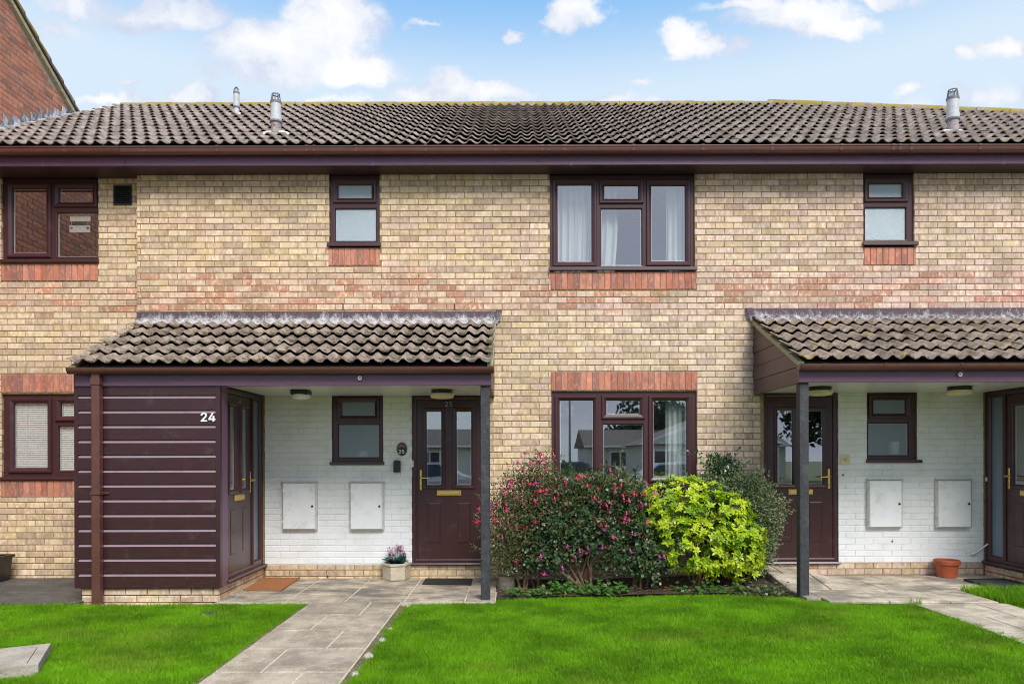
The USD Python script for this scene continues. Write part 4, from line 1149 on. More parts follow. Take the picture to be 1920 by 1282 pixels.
# small fittings
def disc_y(r, d, loc, n=24, sx=1.0):
    v, f = lathe([(0, 0), (r * .86, 0), (r, d * .4), (r, d), (0, d)], n)
    v = np.stack([v[:, 0] * sx, v[:, 2] - d, v[:, 1]], 1) + loc
    return v, f[:, ::-1]
pq = thing('number_plaque', 'oval black house plaque with the number 25 beside the door', 'plaque')
c = (wx(754), -.010, wz(841.5, 754))
obj('plate', disc_y(.084, .012, c, 32, .76), M['plaque_black'], pq, smooth=40)
v, f = ring(0, 1, 0, 1, [(0, 0), (0, 0)])
th = np.linspace(0, 2 * PI, 40)
obj('rim', tube([(c[0] + .058 * math.cos(t), -.022, c[2] + .078 * math.sin(t)) for t in th], .0016, 5, False), M['plaque_gold'], pq)
tm = meshkit.text_mesh('25', .042, .003, bold=True); v = np.array(tm.vertices); v[:, 0] -= v[:, 0].mean()
obj('number', (np.stack([v[:, 0] + c[0], -.0225 - v[:, 2], v[:, 1] + c[2] - .052], 1), np.array(tm.faces)[:, ::-1]), M['white_plastic'], pq)
for k in range(9):
    a = .35 + k * .3
    obj('painted_flower', disc_y(.009, .003, (c[0] + .030 * math.cos(a) , -.022, c[2] + .018 + .024 * math.sin(a)), 8), M[('plaque_gold', 'red_petal', 'pale_pink_petal')[k % 3]], pq)
ks = thing('key_safe', 'small black arched box on the white wall below the oval plaque', 'key safe')
x, z = wx(745), wz(873, 745)
pts = [(x - .042, z - .072), (x + .042, z - .072), (x + .042, z + .048)] + [(x + .042 * math.cos(t), z + .048 + .022 * math.sin(t)) for t in np.linspace(0, PI, 10)] + [(x - .042, z + .048)]
obj('cover', prism(Polygon(pts).buffer(0), 'y', -.05, -.006), M['black_plastic'], ks)
obj('foot', cbox(x - .034, x + .034, -.055, -.006, z - .078, z - .06, .004), M['rubber_grey'], ks)
def bell(px, py, w, h, label, mats, y=-.007):
    t = thing('doorbell', label, 'doorbell')
    x, z = wx(px), wz(py, px)
    obj('plate', cbox(x - w / 2, x + w / 2, y - .016, y, z - h / 2, z + h / 2, .004), M[mats[0]], t)
    obj('button', disc_y(min(w, h) * .2, .005, (x, y - .016, z), 14), M[mats[1]], t)
bell(773.5, 869, .026, .082, 'narrow white doorbell on the frame of door 25', ('white_plastic', 'black_plastic'), .012)
bell(1583, 861, .115, .125, 'square beige doorbell on the white wall right of the post', ('cream_plastic', 'planter_stone'))
bell(1845.5, 898, .02, .05, 'tiny white doorbell at the edge of the far right door frame', ('white_plastic', 'black_plastic'), -.03)
for px, py, lab in ((676, 709, 'small white round cup screwed to the fascia of the left porch'), (1798, 702, 'small white round cup screwed to the fascia of the right porch')):
    t = thing('fascia_fitting', lab, 'fitting')
    x = (px - 960) * 7.395 / FPX; z = 1.456 + (858 - py - .0025 * (px - 960)) * 7.395 / FPX
    obj('cup', xf(lathe([(.010, .0), (.019, -.012), (.021, -.03), (.015, -.03), (.010, -.012), (0, -.012)], 16), np.array([[1, 0, 0, x], [0, 0, 1, -1.405], [0, -1, 0, z], [0, 0, 0, 1]])), M['white_plastic'], t, smooth=40)
    obj('stem', tube([(x, -1.405, z), (x, -1.425, z)], .006, 8), M['black_plastic'], t)
t = thing('waste_pipe', 'short white slanting pipe at the foot of the right white wall', 'pipe')
p0, p1 = (wx(1846), -.06, wz(1018, 1846)), (wx(1823), -.045, wz(1036, 1823))
obj('pipe', tube([p0, p1], .010, 12), M['white_plastic'], t, smooth=40)
obj('elbow', tube([p1, (p1[0] - .02, -.03, p1[2] - .008), (p1[0] - .025, .0, p1[2] - .008)], .013, 12), M['white_plastic'], t, smooth=40)
obj('bracket', tube([(wx(1808), -.012, wz(1034, 1808)), (wx(1824), -.02, wz(1034, 1824))], .006, 8), M['white_plastic'], t)

# roof flues
def flue(px, base_py, top_py, u, wpx, label, dark_pipe, cage):
    d = 8.8 - .33 + u
    x = (px - 960) * d / FPX; S = FPX / d
    y = -.33 + u; z0 = 5.09 + u * math.tan(PITCH) - .06
    H = (base_py - top_py) / S + .05; r = wpx / S / 2
    t = thing('roof_flue', label, 'flue', None, (x, y, z0))
    zb = H * .40
    obj('pipe', lathe([(r * .98, 0), (r * .98, zb)], 22), M['flue_pipe' if dark_pipe else 'flue_grey'], t, smooth=40)
    obj('collar', lathe([(r * .98, zb - .01), (r * 1.22, zb - .008), (r * 1.22, zb + .012), (r * 1.05, zb + .02)], 22), M['flue_dark'], t, smooth=30)
    obj('sleeve', lathe([(r * 1.12, zb + .012), (r * 1.12, zb + H * .12), (r * 1.03, zb + H * .13), (r * 1.0, H * .80), (r * 1.08, H * .805), (r * 1.08, H * .835), (0, H * .835)], 22), M['flue_grey'], t, smooth=30)
    cg = obj('cowl', lathe([(r * 1.1, H * .80), (r * 1.1, H * .842), (r * .9, H * .85)], 22), M['flue_dark'], t, smooth=30)
    for k in range(9):
        a = 2 * PI * k / 9
        if cage: pts = [(r * .95 * math.cos(a), r * .95 * math.sin(a), H * .84), (r * .72 * math.cos(a), r * .72 * math.sin(a), H * .99)]
        else: pts = [(r * .95 * math.cos(a), r * .95 * math.sin(a), H * .84), (r * .8 * math.cos(a), r * .8 * math.sin(a), H * .94), (r * .25 * math.cos(a), r * .25 * math.sin(a), H)]
        obj('cowl_bar', tube(pts, r * .10, 6), M['flue_dark'], cg)
    if cage: obj('cowl_top', lathe([(r * .55, H * .985), (r * .8, H * .985), (r * .8, H * 1.0), (r * .55, H * 1.0)], 20), M['flue_dark'], cg)
    else: obj('cowl_top', lathe([(0, H * 1.01), (r * .3, H * .995), (r * .3, H * .98)], 14), M['flue_dark'], cg, smooth=40)
    # ragged skirt of white cement on the tiles
    rr = np.random.default_rng(int(px)); th = np.linspace(0, 2 * PI, 30, endpoint=False)
    ro = (1 + rr.uniform(-.25, .25, 30)) * np.array([r * (2.7 + 1.5 * abs(math.cos(a))) for a in th])
    V = []
    for q, hgt in ((1.0, .0), (.62, .035), (.2, .06)):
        lx, lt = ro * q * np.cos(th) if q > .3 else r * 1.05 * np.cos(th), (ro * q * .30 * np.sin(th) if q > .3 else r * 1.05 * np.sin(th))
        V.append(np.stack([lx, lt, lt * math.tan(PITCH) + hgt + .075 + (0 if q < 1 else -.035)], 1))
    V = np.vstack(V); F = [[k * 30 + j, k * 30 + (j + 1) % 30, (k + 1) * 30 + (j + 1) % 30, (k + 1) * 30 + j] for k in range(2) for j in range(30)]
    obj('cement_skirt', (V, np.array(F)), M['white_cement'], t, smooth=60)
flue(519, 252, 172, .785, 19, 'grey roof flue with cage cowl and stained foot, in front of a thinner one', True, True)
flue(445, 217, 159, 2.63, 10.5, 'thin domed grey roof flue near the ridge at the left', False, False)
flue(1788, 253, 167, .75, 20, 'grey roof flue with peeling brown foot at the right end of the roof', True, True)

# ================================================================ ground
def at(px, py, z=0.0, d=None):
    """ground point seen at a pixel"""
    pyt = py + .0025 * (px - 960)
    if d is None: d = FPX * (1.456 - z) / (pyt - 858)
    return (px - 960) * d / FPX, d - 8.8
GR = obj('ground', box(-260, 260, -260, 260, -.5, -.16), M['far_ground'], None, label='ground of grass and earth stretching away all round', cat='ground', kind='structure')
LEFT = Polygon([(-7.2, -1.44), (-4.45, -1.44), (-4.40, -1.50), (-3.02, -1.50), (-2.95, -1.455), (-2.05, -1.455), (-2.035, -7.9), (-7.2, -7.9)])
rightpts = [(-1.12, -7.9), (-1.10, -5.2), (-1.12, -4.0), (-1.085, -3.2), (-1.11, -2.4), (-1.09, -1.80), (-1.02, -1.50), (-.75, -1.44), (-.42, -1.42), (-.18, -1.28), (.3, -1.20), (.9, -1.16), (1.6, -1.15), (2.3, -1.15), (2.72, -1.22), (2.95, -1.42), (3.28, -1.62), (3.55, -1.67), (3.93, -1.66), (3.97, -2.6), (4.0, -4.0), (4.02, -7.9)]
RIGHT = Polygon(rightpts)
PATCH = Polygon([(4.78, -1.02), (7.2, -1.02), (7.2, -1.75), (4.86, -1.78), (4.80, -1.4)])
FARR = Polygon([(4.9, -1.78), (7.2, -1.75), (7.2, -7.9), (4.98, -7.9)])
def sheet(poly, z, name, mat, label, cat='ground', amp=.012, step=.22, kind='structure'):
    a, b, c, d = poly.bounds
    pts = [(x, y) for x in np.arange(a, c + step, step) for y in np.arange(b, d + step, step)]
    pts = [q for q in pts if poly.contains(shapely.Point(q))]
    bd = poly.exterior.segmentize(step * .7)
    allp = np.array(list(bd.coords[:-1]) + pts)
    from scipy.spatial import Delaunay
    tri = Delaunay(allp).simplices
    cen = allp[tri].mean(1)
    tri = tri[shapely.contains_xy(poly, cen[:, 0], cen[:, 1])]
    p3 = np.column_stack([allp, np.zeros(len(allp))])
    zz = z + rise(allp[:, 0]) + amp * (meshkit.fbm(p3 * 1.1, 3, 4) - .5) * 2
    v = np.column_stack([allp, zz])
    ar = np.cross(v[tri[:, 1]] - v[tri[:, 0]], v[tri[:, 2]] - v[tri[:, 0]])[:, 2]
    tri[ar < 0] = tri[ar < 0][:, ::-1]
    return obj(name, (v, tri), M[mat], None, smooth=True, label=label, cat=cat, kind=kind)
LZ = -.030
def rise(x): t_ = np.clip((np.asarray(x) - 1.0) / 1.9, 0, 1); return .030 * t_ * t_ * (3 - 2 * t_)
sheet(LEFT, LZ, 'lawn', 'lawn_base', 'lawn left of the paved path, under the short grass', 'lawn')
sheet(RIGHT, LZ, 'lawn', 'lawn_base', 'wide lawn between the two paved paths', 'lawn')
sheet(FARR, LZ, 'lawn', 'lawn_base', 'strip of lawn right of the right hand path', 'lawn')
sheet(PATCH, LZ - .0, 'lawn', 'lawn_base', 'rough grass patch beside the right hand path', 'lawn')
BED = Polygon([(-.215, -1.26), (.3, -1.19), (.9, -1.15), (1.6, -1.14), (2.3, -1.14), (2.72, -1.21), (2.955, -1.35), (2.955, -.01), (-.215, -.01)])
sheet(BED, .0, 'flower_bed', 'soil', 'bare earth flower bed under the bushes along the wall', 'flower bed', .03, .12)

# paving: bed of mortar with single slabs on it
def slab(par, x0, x1, y0, y1, z, mat, g=.009, tilt=0.0, zfun=None):
    r = rnd.uniform
    v, f = cbox(x0 + g, x1 - g, y0 + g, y1 - g, z - .045, z, .005)
    top = v[:, 2] > z - .02
    if zfun is not None: v[:, 2] += np.array([zfun(x, y) for x, y in v[:, :2]]) * np.where(top, 1.0, .0)
    v[:, 2] += r(-.0015, .0015) + (v[:, 0] - x0) * r(-.003, .003) + (v[:, 1] - y0) * r(-.003, .003)
    return obj('slab', (v, f), M[mat], par)
pav = obj('paved_path', prism([(-3.01, -.012), (-3.01, -1.46), (-2.04, -1.46), (-2.04, -7.9), (-1.12, -7.9), (-1.12, -1.46), (-.17, -1.46), (-.17, -.012)], 'z', -.10, -.004), M['slab_joint'], None,
          label='paved path of grey slabs leading to doors 24 and 25', cat='path', kind='structure')
cols = [-3.01, -2.91, -2.31, -1.706, -1.10, -.484, -.17]
for y0, y1 in ((-1.455, -1.05), (-1.05, -.62), (-.62, -.012)):
    for a, b in zip(cols, cols[1:]):
        o_ = .0
        slab(pav, a, b, y0, y1, .004, 'paving_slab')
y = -1.462; k = 0
while y > -7.5:
    spl = [-2.036, -1.43, -1.124] if k % 2 == 0 else [-2.036, -1.72, -1.124]
    for a, b in zip(spl, spl[1:]): slab(pav, a, b, y - .6, y, .003, 'paving_slab')
    y -= .6; k += 1
def zr(x, y):
    """the right hand paving climbs a little, and ramps up to its door"""
    base = .020 + .016 * min(1, max(0, -y / 1.5)) * (1 if x < 3.6 else max(0, 1 - (x - 3.6) / .8))
    if x < 3.72: base += max(0.0, .125 * min(1, (1.05 + y) / .85)) * min(1, max(0, (3.72 - x) / .22))
    return base
rpv = obj('paved_path', prism([(2.96, -.012), (2.96, -1.60), (3.3, -1.66), (3.94, -1.68), (3.98, -7.9), (4.92, -7.9), (4.82, -1.7), (4.78, -1.02), (7.2, -1.02), (7.2, -.012)], 'z', -.10, .012), M['dark_joint'], None,
          label='pale slab paving of the right hand entrance and its path', cat='path', kind='structure')
xs = [2.96, 3.12, 3.72, 4.32, 4.92, 5.52, 6.12, 6.72, 7.2]
for j, (y0, y1) in enumerate(((-.42, -.012), (-1.02, -.42), (-1.66, -1.02))):
    off = .30 * (j % 2)
    edges = [2.96] + [e + off for e in xs[1:-1]] + [7.2] if j else xs
    for a, b in zip(edges, edges[1:]):
        if j == 2 and a > 4.75: continue
        if j == 2: b = min(b, 4.80)
        if j == 2 and a < 3.0: y0_ = -1.50
        else: y0_ = y0
        zf = zr
        # finer mesh so that the ramp bends
        slab(rpv, a, b, y0_, y1, .004, 'paving_slab_pale', .006, zfun=zf)
y = -1.664; k = 0
while y > -7.5:
    spl = [3.945, 4.55, 4.86] if k % 2 == 0 else [3.955, 4.26, 4.87]
    for a, b in zip(spl, spl[1:]): slab(rpv, a, b, y - .6, y, .004, 'paving_slab_pale', .005, zfun=lambda x, y: .012)
    y -= .6; k += 1
obj('side_path', box(-7.2, -4.40, -1.45, .09, -.1, .0), M['dark_concrete'], None, label='damp dark concrete path in front of the left house', cat='path', kind='structure')
# trodden earth along the path edges
rs = np.random.default_rng(12)
def earth(x0, side, y0, y1, label):
    n = int((y0 - y1) / .07); ys = np.linspace(y1, y0, n); w = .035 + .055 * meshkit.fbm(np.column_stack([ys * 2.2, ys * 0 + x0, ys * 0]), 4, 3)
    v = np.vstack([np.column_stack([np.full(n, x0), ys, np.full(n, -.012)]), np.column_stack([x0 + side * w * .5, ys, np.full(n, -.004) + rs.uniform(-.004, .004, n)]), np.column_stack([x0 + side * w, ys, np.full(n, -.03)])])
    f = np.array([[k * n + j, k * n + j + 1, (k + 1) * n + j + 1, (k + 1) * n + j] for k in range(2) for j in range(n - 1)])
    obj('bare_earth', (v, f), M['soil_pale'], None, smooth=True, label=label, cat='earth', kind='structure')
earth(-1.122, 1, -1.6, -7.5, 'crumbly bare earth between the left path and the wide lawn')
earth(-2.038, -1, -1.5, -7.5, 'crumbly bare earth along the left edge of the left path')
# beyond the front gardens (seen mirrored in the windows)
obj('pavement', box(-60, 60, -9.9, -7.92, -.12, -.02), M['concrete_cover'], None, label='concrete pavement along the street in front of the lawns', cat='pavement', kind='structure')
obj('kerb', cbox(-60, 60, -10.05, -9.90, -.15, -.01, .012), M['kerb_stone'], None, label='grey kerb along the street in front of the houses', cat='kerb', kind='structure')
obj('road', box(-60, 60, -16.5, -10.05, -.155, -.13), M['asphalt'], None, label='asphalt street in front of the houses, mirrored in the windows', cat='road', kind='structure')

# concrete cover slab in the left lawn
t = thing('concrete_cover', 'raised concrete inspection cover in the lawn at bottom left', 'cover')
c0 = at(94, 1210, .05); c1 = at(76, 1252, .05)
Cc = [(-4.75, c0[1] - .12), (c0[0] + .02, c0[1] + .01), (c1[0] + .01, c1[1]), (-4.75, c1[1] - .10)]
Cc = Polygon([(-4.95, -3.50), (-4.95, -4.02), (-3.04, -3.99), (-3.05, -3.38)])
Cc = Polygon([at(-60, 1222, .05), at(96, 1205, .05), at(72, 1245, .05), at(-60, 1262, .05)])
pc = np.array(Cc.exterior.coords[:-1])
def insetp(p, f, g): 
    c = p.mean(0); return c + (p - c) * f
def frus(p, q, z0, z1):
    n = len(p); V = np.vstack([np.column_stack([p, np.full(n, z0)]), np.column_stack([q, np.full(n, z1)])])
    F = [[k, (k + 1) % n, n + (k + 1) % n, n + k] for k in range(n)]
    return V, np.array(F)
m = MB(); m.add(*prism(Polygon(pc).buffer(-.004), 'z', -.12, .038)); 
obj('kerb_block', trimesh.Trimesh(*cbox(0, 1, 0, 1, 0, 1, .01)) if False else m.get(), M['concrete_cover'], t)
ring_ = Polygon(pc).buffer(-.004).difference(Polygon(pc).buffer(-.075))
obj('rim', prism(ring_, 'z', .036, .052) if ring_.geom_type == 'Polygon' else m.get(), M['concrete_cover'], t)
obj('lid', prism(Polygon(pc).buffer(-.082), 'z', .036, .050), M['concrete_cover'], t)
# drain cover in the left lawn
dc = at(391, 1148, -.01)
t = thing('drain_cover', 'small dark iron drain cover in the lawn beside the left porch', 'drain cover', None, (dc[0], dc[1], -.016), .18)
obj('drain_frame', plate(-.085, .085, -.06, .06, [(-.07, .07, -.045, .045)], 0, .02) if False else cbox(-.09, .09, -.07, .07, -.02, .0, .004), M['iron'], t)
for k in range(4): obj('grate_bar', cbox(-.07, .07, -.048 + k * .028, -.036 + k * .028, .0, .008, .002), M['iron'], t)

# door mats
def quad_mat(name, cs, z, th_, mat, label, border=None):
    t = thing(name, label, 'doormat')
    P = Polygon(cs)
    obj('mat', prism(P, 'z', z, z + th_), M[mat], t)
    if border: obj('border', prism(P.difference(P.buffer(-.035)), 'z', z + th_ * .5, z + th_ + .006), M[border], t)
    return t
quad_mat('doormat', [at(498, 1082.5, .015), at(562, 1082.5, .015), at(527, 1106, .015), at(455, 1105, .015)], .006, .014, 'coir', 'brown coir doormat in front of door 24')
quad_mat('doormat', [at(798, 1084.5, .01), at(886, 1085, .01), at(883, 1096, .01), at(791, 1094.5, .01)], .006, .012, 'rubber', 'black doormat in front of door 25')
quad_mat('doormat', [at(1806, 1085.5, .04), at(1880, 1084.5, .04), at(1952, 1100, .04), at(1868, 1103.5, .04)], .03, .012, 'rubber_grey', 'dark grey ribbed doormat at the far right entrance', 'rubber')

# log, glass ball and pots
lx, ly = at(946, 1104, .0)
t = thing('log', 'short weathered log standing on end beside the left porch post', 'log', None, (lx + .01, ly + .06, 0))
rr = np.random.default_rng(3); th = np.linspace(0, 2 * PI, 22, endpoint=False); wob = 1 + rr.uniform(-.07, .07, 22)
V = np.vstack([np.column_stack([.095 * s * wob * np.cos(th), .095 * s * wob * np.sin(th), np.full(22, z)]) for s, z in ((1, -.03), (1.02, .05), (.98, .125))])
F = np.array([[k * 22 + j, k * 22 + (j + 1) % 22, (k + 1) * 22 + (j + 1) % 22, (k + 1) * 22 + j] for k in range(2) for j in range(22)])
obj('bark', (V, F), M['log_wood'], t, smooth=50)
top = V[-22:] * [.97, .97, 1]; obj('cut_end', (np.vstack([top, [[0, 0, .13]]]), np.array([[j, (j + 1) % 22, 22] for j in range(22)])), M['log_end'], t)
bx_, by_ = at(1411, 1084, .02)
bmesh = trimesh.creation.icosphere(3, .062); 
t = thing('garden_ball', 'blue grey glazed ball under the edge of the golden bush', 'ball', None, (bx_, by_ + .06, .06))
obj('ball', bmesh, M['glass_ball'], t, smooth=True); obj('neck', lathe([(.018, .055), (.022, .064), (0, .066)], 14), M['glass_ball'], t)
tx, ty = at(1771, 1080, .025)
t = thing('terracotta_pot', 'empty round terracotta plastic pot on the paving under the right meter box', 'plant pot', None, (tx, -.155, .026))
obj('pot', lathe([(0, 0), (.098, 0), (.104, .006), (.125, .15), (.137, .152), (.141, .158), (.143, .198), (.138, .205), (.131, .203), (.118, .15), (.096, .02), (0, .02)], 40), M['terracotta'], t, smooth=35)
obj('pot_soil', lathe([(.112, .12), (0, .125)], 24), M['soil'], t)
# hexagonal stone planter with plant
qx, qy = at(742.5, 1086, 0.0)
pl = thing('stone_planter', 'six sided pale stone planter standing left of door 25', 'planter', None, (qx, qy + .02, .005), .26)
def hexring(prof):
    V = np.vstack([[[r * math.cos(a), r * math.sin(a), z] for a in np.arange(6) * PI / 3] for r, z in prof])
    F = np.array([[k * 6 + j, k * 6 + (j + 1) % 6, (k + 1) * 6 + (j + 1) % 6, (k + 1) * 6 + j] for k in range(len(prof) - 1) for j in range(6)])
    return V, F
obj('tub', hexring([(0, 0), (.155, 0), (.163, .006), (.170, .165), (.168, .17)]), M['planter_stone'], pl)
obj('rim', hexring([(.168, .168), (.182, .172), (.184, .192), (.180, .197), (.150, .197), (.146, .15), (.0, .15)]), M['planter_stone'], pl)
obj('planter_soil', hexring([(.15, .165), (0, .17)]), M['soil'], pl)
# black trough at the left edge
t = thing('black_planter', 'square black plastic plant tub standing by the left house wall', 'plant pot')
a0_ = at(-20, 1096, 0.0)
def tub(xc, yc, w0, w1, h):
    P = lambda w, z: np.array([[xc - w, yc - w, z], [xc + w, yc - w, z], [xc + w, yc + w, z], [xc - w, yc + w, z]])
    V = np.vstack([P(w0, .0), P(w1, h - .03), P(w1 + .018, h - .03), P(w1 + .018, h), P(w1 - .01, h), P(w0 - .01, .03)])
    F = [[k * 4 + j, k * 4 + (j + 1) % 4, (k + 1) * 4 + (j + 1) % 4, (k + 1) * 4 + j] for k in range(5) for j in range(4)]
    return V, np.array(F)
obj('tub', tub(a0_[0] - .16, a0_[1] + .17, .155, .185, .31), M['black_plastic'], t)
obj('tub_soil', box(a0_[0] - .33, a0_[0] + .01, a0_[1] + .0, a0_[1] + .34, .2, .22), M['soil'], t)
# white edging stones along the path
for k, (px, py, s, lab) in enumerate(((731, 1176, .030, 'rough pale stone on the lawn edge, farthest from the camera'), (716, 1196, .036, 'second pale stone on the lawn edge along the path'), (690, 1226, .046, 'white lump of stone on the lawn edge, largest of the row'), (664, 1259, .034, 'small white stone on the lawn edge nearest the camera'))):
    x, y = at(px, py, 0)
    ic = trimesh.creation.icosphere(2, 1.0); V = np.array(ic.vertices)
    V *= (1 + .35 * (meshkit.fbm(V * 1.7 + k * 9, 3, k)[:, None] - .5)); V *= [s * .9, s * 1.5, s * .75]
    obj('edging_stone', (V + [x, y, -.022], ic.faces), M['pebble'], None, smooth=30, label=lab, cat='stone')

# ---------------------------------------------------------------- things in the windows
def curtain(label, x0, x1, z0, z1, y, folds, seed, lean=None):
    n, k = max(24, int(folds * 14)), 14
    r = np.random.default_rng(seed); ph = r.uniform(0, 6)
    V = []
    for j in range(k + 1):
        v = j / k; z = z1 + (z0 - z1) * v
        u = np.linspace(0, 1, n)
        uu = u + .03 * np.sin(u * 7 + ph)
        f = np.sin(uu * folds * 2 * PI + ph) * .5 + .5
        f = f ** 1.6 + .25 * np.sin(uu * folds * 4.6 * PI + ph * 2 + v * 1.3)
        xa, xb = x0, x1
        if lean is not None: xb = x1 + lean[0] * v + lean[1] * math.sin(v * 3.0)
        V.append(np.stack([xa + (xb - xa) * u, y + .05 * f * (.7 + .3 * v), np.full(n, z)], 1))
    V = np.vstack(V); F = [[j * n + i, j * n + i + 1, (j + 1) * n + i + 1, (j + 1) * n + i] for j in range(k) for i in range(n - 1)]
    t = obj('curtain', (V, np.array(F)), M['curtain_cloth'], None, smooth=True, label=label, cat='curtain')
W2 = R(1040, 1300, 333, 500); W4 = R(1040, 1300, 735, 905)
curtain('wide white curtain drawn across the left of the upper window', W2[0] - .02, wx(1160), W2[2] - .1, W2[3] + .05, .16, 8.5, 1, (-.035, .035))
curtain('white curtain at the right side of the upper window', wx(1256), W2[1] + .03, W2[2] - .1, W2[3] + .05, .16, 4.5, 2)
curtain('white curtain at the right side of the lower window', wx(1254), W4[1] + .03, W4[2] - .1, W4[3] + .05, .16, 5, 3)
curtain('narrow strip of white curtain at the left edge of the lower window', W4[0] - .03, wx(1051), W4[2] - .1, W4[3] + .05, .15, 1.6, 4)
vb = thing('venetian_blind', 'white venetian blind closed behind the lower left window', 'blind')
B8 = RA(16, 186, 750, 886)
obj('head_rail', cbox(B8[0], B8[1], .165, .20, B8[3] - .01, B8[3] + .02, .004), M['blind_slat'], vb)
zq = B8[2] + .01
while zq < B8[3] - .02:
    e = rnd.uniform(-.001, .001)
    obj('blind_slat', prism([(.168, zq + e), (.171, zq + e), (.184, zq + .0295 + e), (.181, zq + .0305 + e)], 'x', B8[0], B8[1]), M['blind_slat'], vb)
    zq += .0265
for px in (44, 135):
    x = wx(px, YA); obj('blind_tape', box(x - .003, x + .003, .1635, .166, B8[2], B8[3]), M['blind_slat'], vb)
ws = thing('hanging_sign', 'small cream and grey board sign with hearts hanging in the upper left window', 'sign')
q = RA(125, 164, 401, 411.5)
obj('upper_board', cbox(q[0], q[1], YA + .075, YA + .085, q[2], q[3], .002), M['sign_cream'], ws)
q2 = RA(124, 163, 419, 432.5)
lbd = obj('lower_board', cbox(q2[0], q2[1], YA + .075, YA + .085, q2[2], q2[3], .002), M['sign_grey'], ws)
for px in (128.5, 159):
    x = wx(px, YA)
    obj('string', tube([(x, YA + .074, q[2] + .01), (x + .004, YA + .074, q2[3] - .006)], .002, 5), M['sign_cream'], ws)
    hc = (x, wz(424, px, YA))
    th = np.linspace(0, 2 * PI, 20)
    pts = [(hc[0] + .0011 * 16 * math.sin(a) ** 3, hc[1] + .0011 * (13 * math.cos(a) - 5 * math.cos(2 * a) - 2 * math.cos(3 * a) - math.cos(4 * a))) for a in th[:-1]]
    obj('heart', prism(Polygon(pts).buffer(0), 'y', YA + .072, YA + .0755), M['dark_gasket'], lbd)
for px, pyb, w_, h_, lab in ((676, 857, 20, 11, 'low white candle jar on the sill of the small window by door 25'), (1687, 852, 18, 25, 'tall white tub on the sill of the small right porch window')):
    x = wx(px); z = wz(pyb, px)
    obj('sill_jar', lathe([(0, 0), (w_ / SW / 2, 0), (w_ / SW / 2, h_ / SW), (0, h_ / SW)], 20, (x, .075 + w_ / SW / 2, z)), M['white_plastic'], None, smooth=30, label=lab, cat='jar')
for nm, r4 in (('W5', OP5), ('W6', OP6)):
    pass

# ---------------------------------------------------------------- across the street (mirrored in the glass)
def bungalow(x, y, w, d, label, gable):
    t = thing('bungalow', label, 'bungalow', None, (x, y, -.14))
    obj('wall', box(-w / 2, w / 2, -d, 0, 0, 2.5), M['bungalow_wall'], t)
    h = 1.35 if not gable else 1.75
    if gable:
        rf = obj('roof', prism([(-w / 2 - .4, 2.4), (w / 2 + .4, 2.4), (0, 2.5 + h)], 'y', -d, .3), M['bungalow_roof'], t)
        obj('gable_board', prism(Polygon([(-w / 2 - .4, 2.4), (0, 2.5 + h), (w / 2 + .4, 2.4), (w / 2 + .1, 2.4), (0, 2.15 + h), (-w / 2 - .1, 2.4)]), 'y', .3, .36), M['white_plastic'], t)
        obj('gable_wall', prism([(-w / 2, 2.45), (w / 2, 2.45), (0, 2.2 + h)], 'y', .301, .32), M['bungalow_wall'], t)
    else:
        obj('roof', prism([(.5, 2.4), (-d - .5, 2.4), (-d / 2, 2.5 + h)], 'x', -w / 2 - .3, w / 2 + .3), M['bungalow_roof'], t)
        obj('gutter', box(-w / 2 - .3, w / 2 + .3, .5, .6, 2.38, 2.5), M['white_plastic'], t)
    for k in range(3):
        xx = -w / 2 + w * (k + .5) / 3
        wnd = obj('window', box(xx - .8, xx + .8, .0, .05, .9, 2.1), M['white_plastic'], t)
        for s_ in (-1, 1): obj('pane', box(xx + s_ * .38 - .32, xx + s_ * .38 + .32, .05, .06, 1.0, 2.0), M['car_glass'], wnd)
    return t
bungalow(13.2, -46, 15, 8, 'grey roofed bungalow across the street, mirrored in the lower window', False)
bungalow(12.6, -37, 8.6, 7, 'bungalow with white gable boards across the street, mirrored in the lower window', True)
bungalow(-6, -44, 14, 8, 'low bungalow across the street, mirrored in door 25', False)
bungalow(-24, -36, 14, 8, 'far left bungalow across the street', False)
def car(x, y, col, label, rz=0.0):
    t = thing('parked_car', label, 'car', None, (x, y, -.13), rz)
    side = [(-2.1, .35), (-2.15, .62), (-1.95, .86), (-1.05, .95), (-.45, 1.40), (.95, 1.45), (1.65, 1.02), (2.1, .92), (2.15, .5), (2.1, .32)]
    body = prism(side, 'y', -.84, .84); v = np.array(body[0])
    k = np.clip((v[:, 2] - .9) / .55, 0, 1); v[:, 1] *= 1 - .22 * k
    obj('body', (v, body[1]), M[col], t)
    gl = [(-.98, .97), (-.45, 1.34), (.90, 1.38), (1.48, 1.02)]
    for s_ in (-1, 1):
        m = prism(gl, 'y', 0, .01); v = np.array(m[0]); k = np.clip((v[:, 2] - .9) / .55, 0, 1)
        v[:, 1] = s_ * (.846 * (1 - .22 * k)) + v[:, 1] * s_
        obj('side_window', (v, m[1]), M['car_glass'], t)
    for sx_ in (-1.3, 1.32):
        for s_ in (-1, 1):
            wv, wf = lathe([(.0, -.1), (.2, -.1), (.31, -.09), (.32, 0), (.31, .09), (.2, .1), (0, .1)], 20)
            obj('wheel', (np.stack([wv[:, 0] + sx_, wv[:, 2] + s_ * .76, wv[:, 1] + .32], 1), wf), M['tyre'], t)
    return t
car(5.2, -15.2, 'car_silver', 'silver car parked across the street, mirrored in the lower window')
car(1.6, -17.8, 'car_blue', 'dark blue car parked across the street, mirrored in the lower window')
car(-3.3, -15.4, 'car_silver', 'silver car parked across the street, mirrored in door 25')
